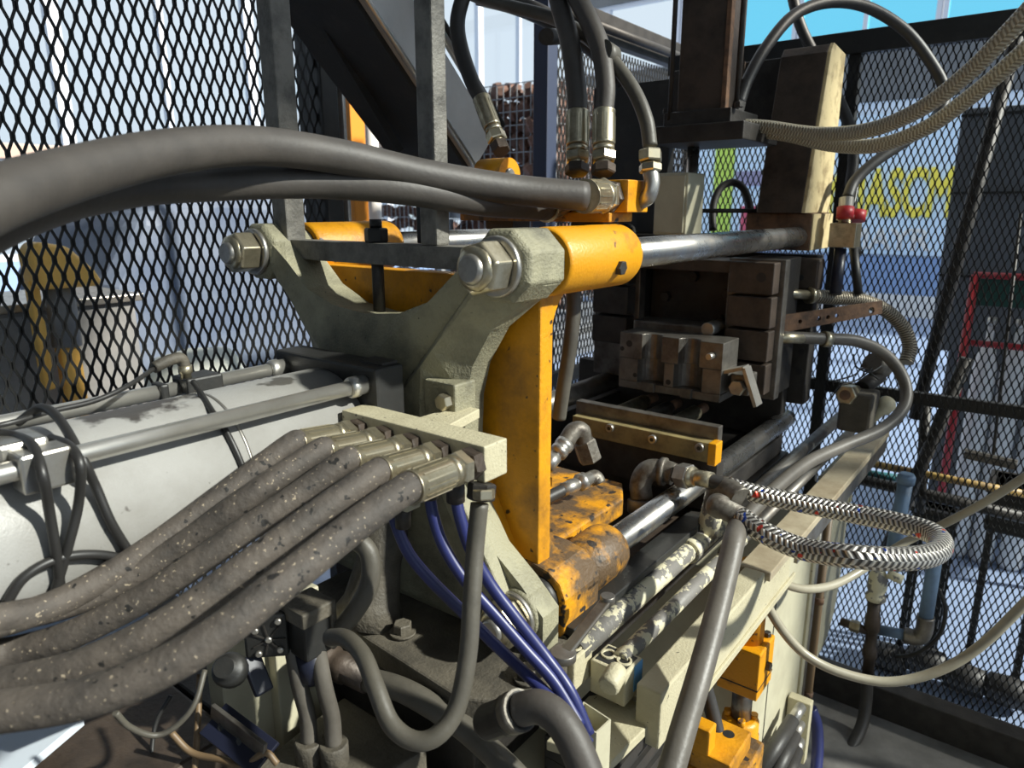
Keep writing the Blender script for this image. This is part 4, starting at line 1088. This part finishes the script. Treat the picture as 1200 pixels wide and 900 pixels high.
def hose(name, label, pts, r, m_, f0=None, f1=None, group=None, cat='hose', nseg=10, sides=16, fm='zinc', **kw):
    """pts from one end to the other; f0 / f1: port points the end fittings reach to"""
    path = spline(pts, nseg)
    t = thing(name, label, cat, path[len(path) // 2], group)
    MB().tube(path, r, sides).build('hose_body', M[m_], t)
    if f0: fitting(t, P(f0), path[0], r, fm, **kw)
    if f1: fitting(t, P(f1), path[-1], r, fm, **kw)
    return t

# ---- five thick hoses from the cream manifold
def front(px, py, d, r):
    """pixel point at depth d, but never inside the white barrel"""
    rr = ray(px, py); oy, oz = CAM.y - YC, CAM.z - ZC
    a = rr.y ** 2 + rr.z ** 2; b_ = 2 * (oy * rr.y + oz * rr.z); c_ = oy ** 2 + oz ** 2 - (.1 + r + .003) ** 2
    D = b_ * b_ - 4 * a * c_
    if D > 0: d = min(d, (-b_ - math.sqrt(D)) / (2 * a))
    return W(px, py, d=d)
hp = [
 (.697, (350, 519), [(280, 566, .79), (180, 640, .77), (95, 693, .76), (25, 722, .755), (-60, 742, .75), (-160, 750, .75)], .0138, 'thick dusty hose on the cream manifold, farthest back of five'),
 (.648, (381, 528), [(300, 577, .755), (200, 648, .735), (100, 700, .715), (0, 725, .70), (-80, 733, .69), (-170, 730, .68)], .0140, 'thick dusty hose on the cream manifold, second from the back'),
 (.600, (412, 539), [(350, 579, .745), (260, 640, .71), (170, 700, .69), (80, 745, .675), (0, 766, .665), (-90, 775, .66), (-180, 770, .65)], .0140, 'thick dusty hose on the cream manifold, middle of five'),
 (.552, (447, 553), [(385, 593, .70), (300, 656, .655), (200, 728, .62), (100, 778, .60), (0, 803, .59), (-90, 812, .585), (-190, 808, .58)], .0147, 'thick dusty hose on the cream manifold, second from the front'),
 (.503, (482, 571), [(420, 613, .667), (330, 684, .606), (230, 760, .565), (120, 812, .545), (0, 834, .535), (-100, 840, .53), (-220, 830, .53)], .0160, 'thickest dusty hose on the cream manifold, nearest the viewer'),
]
for py_, st_, pts, r, lb in hp:
    port = V(.580, py_, 1.268)
    s0 = W(st_[0], st_[1], Y=py_ - .012)
    pts = [s0, s0 + (s0 - port).normalized() * .012] + [front(x, y, d, r) for x, y, d in pts]
    hose('hydraulic_hose', lb, pts, r, 'rubber', f0=port, group='five hoses on the cream manifold', sides=20)

# ---- two big hoses into the yellow manifold
p1 = V(1.0, .578, 1.570); p2 = V(1.0, .66, 1.568)
hose('hydraulic_hose', 'big smooth hose sweeping across the top left, in front of its twin', [W(686, 230, d=1.03), (600, 222, 1.0), (500, 206, .94), (400, 184, .87), (300, 171, .78), (200, 178, .67), (100, 200, .57), (0, 231, .475), (-80, 270, .42), (-190, 330, .38)], .0212, 'rubber_smooth', f0=p1, group='big hoses on the yellow manifold', sides=24)
hose('hydraulic_hose', 'big smooth hose sweeping across the top left, half hidden under its twin', [W(640, 243, d=1.10), (560, 236, 1.0), (480, 223, .935), (400, 215, .895), (330, 213, .85), (240, 215, .79), (167, 218, .72), (100, 228, .655), (50, 241, .605), (0, 260, .56), (-60, 290, .51), (-160, 340, .46)], .0200, 'rubber_smooth', f0=p2, group='big hoses on the yellow manifold', sides=24)

# ---- hoses rising from the yellow manifold
def top_port(x, y): return W(x, y, X=1.036)
a = V(1.036, .666, 1.594); 
hose('hydraulic_hose', 'dark hose rising from the yellow manifold, left of the pair', [W(677, 134, d=1.17), (675, 100, 1.17), (668, 50, 1.18), (656, 5, 1.20), (640, -60, 1.24), (610, -140, 1.3)], .0165, 'rubber_smooth', f0=W(676, 204, d=1.16), group='hoses rising from the yellow manifold')
hose('hydraulic_hose', 'dark hose rising from the yellow manifold, right of the pair', [W(708, 133, d=1.13), (710, 100, 1.13), (703, 55, 1.14), (684, 12, 1.16), (655, -40, 1.2), (610, -110, 1.26)], .0160, 'rubber_smooth', f0=W(707, 204, d=1.12), group='hoses rising from the yellow manifold')
t = hose('hydraulic_hose', 'thin olive hose curving to the elbow at the yellow manifold end', [W(762, 172, d=1.11), (757, 140, 1.11), (742, 105, 1.12), (718, 72, 1.14), (690, 45, 1.18), (650, 22, 1.25), (600, 8, 1.32), (560, -3, 1.4), (500, -30, 1.5)], .0115, 'rubber_grey')
MB().hexn(W(762, 176, d=1.11), W(762, 190, d=1.11), .0190, .2).build('swivel_nut', M['zinc'], t)
MB().hexn(W(762, 192, d=1.11), W(762, 202, d=1.11), .0180, .6).build('adapter_hex', M['zinc'], t)
MB().tube(spline([W(762, 200, d=1.11), W(764, 215, d=1.11), W(760, 230, d=1.115), W(752, 236, d=1.13)], 5), .0125, 14).build('elbow', M['steel'], t)
MB().rev(W(705, 61, d=1.13), W(716, 68, d=1.15), [(0, .020), (1, .020)], 16).build('hose_clip', M['rubber_grey'], t)
t = hose('hydraulic_hose', 'dark hose dropping to the yellow eye beside the chute', [W(565, 118, d=1.36), (553, 95, 1.37), (541, 60, 1.38), (536, 30, 1.38), (541, 2, 1.38), (556, -40, 1.38)], .0150, 'rubber_black', f0=W(588, 178, d=1.32))
t = hose('hydraulic_hose', 'dark hose crossing behind the rising pair at the top', [(560, -6, 1.9), (600, 4, 1.9), (635, 18, 1.9), (665, 36, 1.92), (700, 60, 1.95), (730, 95, 2.0)], .026, 'rubber_black')
o = MB().cyl(W(640, 43, d=1.6), W(656, 43, d=1.75), .018, n=16).build('pin_end', M['dark']); tag(o, 'dark round pin end behind the rising hoses', 'pin')

# ---- braided steel loop
u0 = W(843, 566, d=1.36)
lp_ = thing('braided_hose', 'steel braided hose looping out to the right', 'hose', W(1000, 625, d=1.2))
path = spline([W(828, 562, d=1.38), (880, 577, 1.34), (940, 590, 1.31), (1000, 602, 1.27), (1050, 612, 1.22), (1088, 623, 1.17), (1103, 637, 1.12), (1092, 650, 1.07), (1055, 655, 1.04), (1000, 652, 1.04), (940, 643, 1.10), (895, 624, 1.14), (868, 606, 1.18)], 10)
MB().tube(path[5:], .0178, 24).build('steel_sleeve', M['steel_braid'], lp_)
MB().tube(path[:7], .0145, 18).build('inner_hose', M['rubber_black'], lp_)
MB().rev(W(801, 557, d=1.42), W(834, 563, d=1.37), [(0, .017), (.1, .021), (.35, .021), (.36, .016), (.5, .0165), (.5, .0165), (.55, .0165), (1, .0165)], 18).build('ferrule', M['zinc'], lp_)
MB().hexn(W(795, 556, d=1.43), W(810, 559, d=1.405), .0255).build('swivel_nut', M['steel'], lp_)
MB().cyl(W(776, 552, d=1.45), W(797, 556, d=1.43), .018, n=16).build('nipple', M['rust_grey'], lp_)
e_ = path[-1]
MB().rev(W(836, 590, d=1.235), e_ + (e_ - path[-2]) * -.3, [(0, .019), (.1, .0215), (.3, .0215), (.32, .018), (1, .018)], 18).build('ferrule', M['rust_grey'], lp_)
# ---- clear reinforced hoses top right
hose('clear_hose', 'upper clear reinforced hose leaving to the top right', [(868, 147, 1.72), (900, 149, 1.68), (960, 157, 1.58), (1020, 152, 1.46), (1080, 127, 1.34), (1135, 85, 1.24), (1180, 40, 1.16), (1240, -25, 1.08)], .0155, 'clear_braid', cat='hose', group='clear hoses at the top right', sides=18)
hose('clear_hose', 'lower clear reinforced hose leaving to the top right', [(868, 152, 1.76), (920, 158, 1.70), (975, 170, 1.62), (1030, 170, 1.52), (1085, 150, 1.42), (1135, 115, 1.33), (1180, 78, 1.25), (1250, 15, 1.15)], .0155, 'clear_braid', cat='hose', group='clear hoses at the top right', sides=18)
t = hose('air_hose', 'black hose arching high over the platen upright', [(866, 122, 1.72), (877, 92, 1.74), (898, 55, 1.76), (930, 18, 1.79), (970, 3, 1.82), (1015, 8, 1.85), (1060, 35, 1.87), (1092, 75, 1.88), (1107, 108, 1.88), (1098, 138, 1.87), (1065, 163, 1.86), (1025, 190, 1.86), (1002, 212, 1.86), (993, 232, 1.85)], .0145, 'rubber_black')
MB().hexn(W(862, 136, d=1.72), W(866, 120, d=1.72), .019).build('end_nut', M['dark'], t)
hose('air_hose', 'black hose slanting down behind the platen upright', [(925, -20, 2.15), (938, 30, 2.15), (960, 75, 2.15), (982, 115, 2.15), (998, 155, 2.15), (1000, 190, 2.15), (997, 225, 2.12), (1003, 300, 2.1)], .016, 'rubber_black')
hose('air_line', 'thin black line under the black hose before the mesh', [(1075, 160, 1.95), (1040, 180, 1.95), (1010, 205, 1.93), (1000, 240, 1.9)], .004, 'cable', sides=8, cat='cable')
hose('air_hose', 'small black hose loop under the press column', [(835, 270, 2.1), (836, 240, 2.1), (845, 220, 2.1), (860, 214, 2.1), (873, 224, 2.1), (880, 250, 2.1), (880, 275, 2.1)], .011, 'rubber_black')
# ---- hoses looping at the tool side
t = hose('hydraulic_hose', 'brown grey hose looping round beside the perforated strap', [W(915, 395, d=1.80), (965, 397, 1.82), (1005, 400, 1.85), (1038, 416, 1.88), (1059, 445, 1.88), (1060, 475, 1.85), (1035, 502, 1.80), (985, 524, 1.72), (945, 543, 1.64), (905, 575, 1.53), (870, 612, 1.43), (850, 650, 1.36)], .0155, 'rubber_tan')
MB().rev(W(903, 396, d=1.79), W(943, 396, d=1.81), [(0, .014), (1, .015)], 16).build('bare_end', M['zinc'], t)
MB().rev(W(964, 397, d=1.82), W(972, 398, d=1.825), [(0, .020), (1, .020)], 18).build('hose_clamp', M['zinc'], t)
t = hose('ribbed_hose', 'ribbed metal hose curving down beside the perforated strap', [W(948, 346, d=1.86), (975, 349, 1.88), (1005, 351, 1.9), (1035, 362, 1.92), (1057, 382, 1.93), (1066, 405, 1.93), (1062, 425, 1.92)], .0185, 'spring', cat='hose')
MB().cyl(W(903, 342, d=1.83), W(950, 346, d=1.86), .0125, n=16).build('steel_tail', M['zinc'], t)
MB().rev(W(947, 346, d=1.86), W(951, 346, d=1.865), [(0, .022), (1, .022)], 18).build('collar', M['zinc'], t)

# ---- hose in front at lower right, clear hoses
hose('hydraulic_hose', 'grey brown hose hanging down in front of the bed rail', [(868, 610, 1.20), (861, 630, 1.14), (853, 665, 1.10), (838, 725, 1.04), (820, 790, .98), (802, 850, .94), (783, 915, .90)], .0175, 'rubber_tan', sides=20)
hose('hydraulic_hose', 'black hose behind the yellow bracket', [(822, 790, 1.25), (832, 825, 1.25), (843, 870, 1.24), (850, 920, 1.22)], .013, 'rubber_black')
hose('clear_hose', 'thin clear hose sagging low across the right mesh', [(888, 678, 1.42), (897, 705, 1.42), (918, 740, 1.42), (945, 768, 1.42), (985, 788, 1.41), (1040, 799, 1.40), (1095, 788, 1.38), (1145, 760, 1.36), (1200, 708, 1.33), (1250, 655, 1.30)], .0095, 'clear_hose', sides=12)
hose('clear_hose', 'thin clear hose passing behind the steel braided loop', [(898, 664, 1.50), (912, 680, 1.52), (940, 690, 1.55), (975, 686, 1.6), (1010, 668, 1.65), (1060, 636, 1.66), (1110, 612, 1.62), (1160, 585, 1.56), (1230, 540, 1.48)], .0095, 'clear_hose', sides=12)
hose('drain_hose', 'black hose dropping to the floor before the right mesh', [W(1016, 792, X=2.33), W(1015, 820, X=2.32), W(1010, 850, X=2.28), W(995, 880, X=2.2), W(970, 915, X=2.1)], .019, 'rubber_black')
hose('air_line', 'thin black line looping beside the blue pipe', [W(1100, 690, X=2.45), W(1108, 715, X=2.45), W(1100, 745, X=2.45), W(1075, 765, X=2.45), W(1050, 770, X=2.45)], .007, 'cable', sides=8, cat='cable')
hose('blue_hose', 'dark blue hose bundle behind the hose terminal', [W(950, 830, d=2.0), W(957, 850, d=2.0), W(958, 880, d=1.98), W(955, 915, d=1.95)], .016, 'blue_hose')

# ---- hoses hanging from the cream manifold
t = hose('return_hose', 'olive grey hose hanging from the manifold end in a deep bend', [W(562, 590, d=.81), (557, 640, .81), (553, 700, .80), (548, 770, .79), (535, 830, .78), (512, 862, .77), (485, 868, .77), (458, 848, .78), (440, 805, .80), (425, 768, .83), (405, 748, .86), (386, 747, .88)], .0105, 'rubber_grey')
MB().hexn(W(565, 566, d=.81), W(563, 586, d=.81), .0165, .3).build('swivel_nut', M['dark'], t)
MB().hexn(W(567, 573, d=.80), W(567, 585, d=.80), .013, .3).build('lock_nut', M['zinc'], t)
blues = [([(460, 598, .90), (466, 620, .90), (480, 650, .90), (505, 680, .90), (540, 715, .90), (580, 755, .89), (620, 793, .87), (655, 828, .85), (690, 872, .84)], 'blue hose running lowest to the duct'),
         ([(503, 578, .87), (508, 605, .87), (520, 640, .87), (545, 680, .87), (580, 720, .87), (615, 760, .865), (650, 800, .86), (680, 850, .85)], 'blue hose in the middle of the run to the duct'),
         ([(534, 582, .86), (540, 610, .86), (552, 645, .865), (575, 685, .87), (605, 725, .87), (640, 770, .87), (668, 810, .86), (690, 860, .855)], 'blue hose running highest to the duct')]
for pts, lb in blues:
    t = hose('blue_hose', lb, pts, .0075, 'blue_hose', group='blue hoses into the duct', sides=14)
    q0 = P(pts[0]); MB().cyl(q0 + V(0, 0, .022), q0 - V(0, 0, .006), .0115, n=14).build('push_fitting', M['dark'], t)
q = W(472, 600, d=.88)
t = thing('push_connector', 'dark tee connector under the cream manifold', 'connector', q - V(0, 0, .03))
MB().box((q.x - .012, q.y - .02, q.z + .008), (q.x + .012, q.y + .02, q.z + .024)).build('head', M['cream_flat'], t, .002)
MB().cyl(q + V(0, 0, .01), q - V(0, 0, .02), .010, n=14).build('collar', M['dark'], t)
t = hose('elbow_hose', 'black hose elbow clamped at the bottom centre', [(608, 832, .80), (630, 828, .79), (650, 838, .78), (668, 862, .77), (685, 900, .76), (700, 945, .75)], .0185, 'rubber_smooth', sides=20)
MB().rev(W(568, 848, d=.84), W(612, 832, d=.80), [(0, .018), (.1, .021), (.6, .021), (.62, .023), (.8, .023), (.82, .021), (1, .021)], 18).build('pipe_stub', M['black'], t)
MB().rev(W(600, 836, d=.81), W(610, 832, d=.80), [(0, .0235), (1, .0235)], 18).build('hose_clamp', M['rust_grey'], t)
t = hose('suction_hose', 'dark hose running low beside the foot plate', [W(430, 796, d=1.0), (470, 808, .98), (510, 830, .96), (550, 858, .94), (600, 905, .9), (640, 950, .88)], .0165, 'rubber_grey')
MB().rev(W(376, 770, d=1.04), W(432, 797, d=1.0), [(0, .018), (.05, .024), (.25, .024), (.27, .020), (.4, .022), (.55, .022), (.57, .019), (1, .019)], 18).build('end_fitting', M['brown'], t)
hose('return_hose', 'dark hose bending down behind the thickest hose', [(392, 634, .95), (415, 633, .95), (432, 648, .95), (434, 680, .95), (420, 710, .95), (398, 738, .96), (385, 752, .96)], .013, 'rubber_grey')
# ---- hoses on the apron plate
t = hose('short_hose', 'short hose with crimped end on the yellow apron, upper', [W(640, 548, d=1.35), (628, 562, 1.33), (612, 580, 1.31)], .0125, 'rubber_black')
MB().rev(W(640, 548, d=1.35), W(663, 519, d=1.38), [(0, .0145), (.45, .0145), (.46, .012), (.55, .012), (.56, .018), (.75, .018), (.76, .014), (.85, .019), (1, .019)], 16).build('crimp_end', M['steel'], t)
MB().tube(spline([W(662, 520, d=1.38), W(672, 505, d=1.39), W(682, 505, d=1.40), W(684, 520, d=1.41)], 5), .017, 14).build('swivel_elbow', M['rust_grey'], t)
MB().hexn(W(684, 516, d=1.41), W(692, 540, d=1.42), .024, .2).build('elbow_block', M['rust_grey'], t)
t = hose('short_hose', 'short hose with crimped end on the yellow apron, lower', [W(660, 574, d=1.33), (640, 584, 1.31), (620, 596, 1.29)], .0115, 'rubber_black')
MB().rev(W(658, 575, d=1.33), W(692, 560, d=1.37), [(0, .013), (.5, .013), (.51, .011), (.58, .011), (.6, .017), (.8, .017), (.81, .013), (1, .013)], 16).build('crimp_end', M['steel'], t)
MB().tube(spline([W(690, 561, d=1.37), W(698, 559, d=1.375), W(702, 566, d=1.375)], 5), .014, 14).build('swivel_elbow', M['rust_grey'], t)
hose('hydraulic_hose', 'grey hose climbing beside the yellow upright', [(655, 490, 1.20), (660, 455, 1.18), (668, 405, 1.16), (672, 360, 1.15), (670, 320, 1.15)], .012, 'rubber_grey')
# ================================================================== sensors and cables on the white cylinder
yr_f, yr_b, zr = YC - .09, YC + .09, ZC + .09
def xat(px, py, y): return W(px, py, Y=y).x
x0, x1 = xat(18, 555, yr_f), xat(80, 545, yr_f)
sc1 = thing('sensor_clamp', 'silver sensor clamp on the near cylinder tie rod', 'sensor', ((x0 + x1) / 2, yr_f, zr - .03))
MB().box((x0, yr_f - .016, zr - .022), (x1, yr_f + .016, zr + .016)).build('lower_jaw', M['steel'], sc1, .003)
MB().box((x0 - .008, yr_f + .012, zr + .004), (x1 - .008, yr_f + .060, zr + .022)).build('upper_shell', M['steel'], sc1, .004)
MB().box((x0 - .05, yr_f + .014, zr - .004), (x0 - .006, yr_f + .05, zr + .018)).build('sensor_head', M['navy'], sc1, .003)
MB().cyl(V((x0 + x1) / 2 - .005, yr_f - .0165, zr - .012), V((x0 + x1) / 2 - .005, yr_f - .0155, zr - .012), .004, n=12).build('set_screw', M['black'], sc1)
x0, x1 = xat(208, 455, yr_b), xat(250, 448, yr_b)
sc2 = thing('sensor_clamp', 'black sensor clamp with brass knob on the far cylinder tie rod', 'sensor', ((x0 + x1) / 2, yr_b, zr))
MB().box((x0, yr_b - .028, zr - .006), (x1, yr_b + .014, zr + .016)).build('body', M['black'], sc2, .003)
kx = xat(217, 440, yr_b - .01)
MB().rev(V(kx, yr_b - .012, zr + .014), V(kx, yr_b - .012, zr + .032), [(0, .007), (.4, .007), (.45, .009), (1, .009)], 14).build('brass_knob', M['zinc'], sc2)
MB().tube(spline([V(kx, yr_b - .012, zr + .030), V(kx - .004, yr_b - .012, zr + .042), V(kx - .02, yr_b - .012, zr + .042), V(kx - .042, yr_b - .014, zr + .036)], 5), .0075, 12).build('cable_plug', M['olive_dk'], sc2)
o = MB().box((xat(183, 458, yr_b), yr_b - .014, zr - .010), (xat(193, 455, yr_b), yr_b + .014, zr + .012)).build('rod_clip', M['black'], None, .003); tag(o, 'small black clip on the far cylinder tie rod', 'clip')
def cable(lb, pts, r=.0042, m_='cable', name='cable'):
    o = MB().tube(spline(pts, 8), r, 10).build(name, M[m_]); return tag(o, lb, 'cable')
def bp(px, py, off=.006, d=.8):
    q = barrel_pt(px, py, off); return q if q else W(px, py, d=d)
cable('thin cable from the brass knob plug lying along the far tie rod', [V(kx - .04, yr_b - .014, zr + .036), W(150, 452, d=.84), W(110, 470, d=.80), W(60, 482, d=.76), W(10, 496, d=.72), W(-40, 506, d=.7)], .003)
cable('black cable arching over the near tie rod to the hoses', [W(20, 496, d=.74), W(48, 478, d=.74), W(70, 492, d=.72), bp(95, 535, .03), bp(112, 570, .012), bp(130, 612), bp(153, 650)], .0048)
cable('black cable looping down over the silver sensor clamp', [W(-10, 507, d=.68), W(18, 511, d=.68), W(38, 522, d=.66), W(50, 556, d=.64), bp(58, 600, .02), bp(66, 650, .008), bp(72, 700)], .0048)
cable('black cable bowing out from behind the silver sensor clamp', [W(60, 514, d=.70), W(80, 522, d=.68), W(94, 545, d=.665), bp(92, 590, .02), bp(80, 640, .008), bp(64, 695)], .0048)
cable('black cable looping low across the white cylinder', [bp(8, 706), bp(25, 680), bp(50, 662), bp(80, 652), bp(115, 650), bp(150, 655)], .0048)
cable('short black cable from the far clamp slipping under the near rod', [W(226, 447, d=.88), W(236, 462, d=.87), bp(250, 484, .004), bp(262, 500, .004), bp(275, 525, .003), bp(285, 548, .003)], .0036)

# ================================================================== clutter under the hoses, lower left
t = thing('blue_board', 'pale blue boards lying under the thick hoses', 'board', (.32, .97, .96))
MB().prism([(.16, .93), (.385, .890), (.40, 1.03), (.17, 1.07)], 'z', .985, 1.0).build('upper_board', M['label_blue'], t, .002)
MB().prism([(.24, .85), (.40, .825), (.405, .86), (.25, .885)], 'z', .965, .978).build('lower_board', M['label_blue'], t, .002)
t = thing('base_box', 'dull olive machine base box at the bottom left', 'machine base', (.2, 1.0, .5))
MB().box((-.2, .80, .30), (.42, 1.25, .86)).build('box', M['brown'], t, .006)
MB().prism([(-.1, 1.05), (-.1, .86), (.20, .90), (.29, .94), (.25, 1.05)], 'z', .885, .897).build('pale_lid', M['label_pale'] if 'label_pale' in M else mat('pale sheet', (.55, .60, .66), .5), t, .001)
t = thing('support_plate', 'cream upright plate behind the black valve', 'plate', (.55, .85, .6))
MB().box((.515, .84, .60), (.60, .87, .985)).build('upright', M['cream_flat'], t, .003)
MB().box((.44, .86, .55), (.56, .90, .96)).build('rear_sheet', M['cream_flat'], t, .003)
# black valve with four screws
vb = thing('black_valve', 'black valve body with bright corner screws under the hoses', 'valve', W(310, 760, d=.93))
c0 = W(311, 748, d=.93); vx, vy = RT * .0, V(0, 0, 1)
fx = V(.70, -.71, 0); fn = V(-.71, -.70, 0)      # its face looks towards the aisle
def vbp(a, b_, c_): return c0 + fx * a + V(0, 0, 1) * b_ + fn * c_
b = MB().add([vbp(a, z, c_) for c_ in (-.03, 0) for a, z in ((-.028, -.030), (.028, -.030), (.028, .034), (-.028, .034))], [(0, 1, 2, 3), (7, 6, 5, 4), (0, 4, 5, 1), (1, 5, 6, 2), (2, 6, 7, 3), (3, 7, 4, 0)]); b.build('body', M['black'], vb, .004)
for a, z in ((.018, .024), (-.012, .012), (.018, -.018), (-.010, -.022), (.004, -.002)):
    MB().rev(vbp(a, z, 0), vbp(a, z, .004), [(0, .0048), (.6, .0048), (1, .003)], 12).build('screw', M['steel'], vb)
for k in range(7):
    a = k * .9
    MB().beam(vbp(.004 + .006 * math.cos(a), -.002 + .006 * math.sin(a), .001), vbp(.004 + .022 * math.cos(a), -.002 + .022 * math.sin(a), .001), .002, .002).build('rib', M['dark'], vb)
MB().beam(vbp(-.025, -.03, -.01), vbp(-.005, -.075, .01), .026, .010).build('navy_handle', M['navy'], vb, .003)
g = MB().rev(W(272, 786, d=.93), W(262, 782, d=.90), [(0, .022), (.4, .022), (.6, .018), (.61, .013), (1, .013)], 20); g.build('gauge', M['black'], vb)
# filter regulator
rg = thing('air_regulator', 'dark air regulator with bowl beside the black valve', 'regulator', W(362, 770, d=.95))
c0 = W(362, 735, d=.95)
MB().box((c0.x - .022, c0.y - .022, c0.z - .035), (c0.x + .022, c0.y + .022, c0.z + .03)).build('housing', M['black'], rg, .004)
MB().box((c0.x - .027, c0.y - .027, c0.z + .018), (c0.x + .027, c0.y + .027, c0.z + .040)).build('cap', M['olive_dk'], rg, .003)
MB().box((c0.x + .018, c0.y - .026, c0.z - .03), (c0.x + .027, c0.y - .018, c0.z + .02)).build('strap', M['olive_dk'], rg, .001)
MB().rev(c0 + V(0, 0, -.035), c0 + V(0, 0, -.085), [(0, .021), (.8, .019), (1, .010)], 20).build('bowl', M['navy'], rg)
# manifold tank with two stub pipes
tk = thing('stub_tank', 'grimy tank top with two pipe stubs at the bottom', 'tank', W(380, 890, d=.98))
c0 = W(380, 885, d=.98)
MB().prism([(c0.x - .10, c0.y + .06), (c0.x - .06, c0.y - .07), (c0.x + .10, c0.y - .10), (c0.x + .10, c0.y + .08)], 'z', c0.z - .25, c0.z - .005).build('tank_top', M['olive_dk'], tk, .004)
for px, h in ((362, 848), (392, 868)):
    q = W(px, h + 20, d=.975); q.z = c0.z - .01
    MB().cyl(q, q + V(0, 0, .035), .020, n=18, ch=.002).build('socket', M['olive_dk'], tk)
    MB().tube(spline([q + V(0, 0, .03), q + V(.004, .005, .07), q + V(0, .012, .12), q + V(.004, .030, .19)], 6), .0115, 14).build('pipe_stub', M['rubber_tan'], tk)
# slotted navy bracket and wires
nb = thing('slotted_bracket', 'dark slotted angle bracket low at the left', 'bracket', W(280, 865, d=.9))
a, c = W(250, 842, d=.92), W(312, 890, d=.88)
MB().beam(a, c, .045, .006, V(-.3, -.6, .7)).build('web', M['navy'], nb, .001)
MB().beam(a + V(0, 0, .012), c + V(0, 0, .012), .006, .022).build('flange', M['die'], nb, .001)
for t_ in (.2, .55): q = a + (c - a) * t_; MB().cyl(q + V(-.3, -.6, .7) * .0033, q + V(-.3, -.6, .7) * .0042, .007, n=10).build('slot', M['black'], nb)
cable('thin grey cable hanging in a loop under the thickest hose', [W(135, 835, d=.80), W(152, 852, d=.82), W(180, 862, d=.84), W(205, 852, d=.85), W(228, 825, d=.86), W(240, 785, d=.88)], .0036, 'rubber_grey')
cable('brown wire dropping straight at the lower left', [W(234, 790, d=.95), W(232, 840, d=.93), W(228, 905, d=.9)], .0042, 'wire')
cable('brown wire curving along the bottom edge', [W(200, 858, d=.9), W(225, 882, d=.9), W(260, 890, d=.89), W(285, 898, d=.88), W(310, 882, d=.88), W(325, 895, d=.88)], .0042, 'wire')
cable('black wire hanging beside the brown wire', [W(200, 815, d=.95), W(182, 850, d=.94), W(176, 905, d=.92)], .003)
# dark cupboards under the foot
t = thing('under_cabinet', 'dark cabinet below the foot plate with a cream door', 'cabinet', (.64, .72, FZ))
MB().box((.60, .62, FZ), (.82, .95, .598)).build('body', M['black'], t, .004)
MB().box((.595, .50, FZ), (.80, .615, .74)).build('cream_door', M['cream_flat'], t, .004)
t = thing('machine_stand', 'dark machine stand under the white cylinder', 'stand', (.3, 1.0, FZ))
MB().box((-.3, .95, FZ), (.50, 1.40, .29)).build('block', M['dark'], t, .005)
MB().box((.46, .92, FZ), (.60, 1.40, .80)).build('leg', M['dark'], t, .005)

# loose wires at the far valve cluster
for i, (pts, lb) in enumerate((([W(972, 470, d=1.95), W(985, 452, d=1.95), W(1005, 445, d=1.96), W(1022, 432, d=1.98)], 'thin black wire curving over the far valve cluster'),
                               ([W(975, 447, d=1.97), W(1000, 440, d=1.97), W(1012, 432, d=1.98), W(1030, 445, d=2.0)], 'thin black wire bunched above the far valve cluster'),
                               ([W(1000, 415, d=1.97), W(1004, 430, d=1.97), W(1020, 436, d=1.98), W(1034, 428, d=2.0)], 'thin black wire dropping to the far valve connector'))):
    cable(lb, pts, .0022)
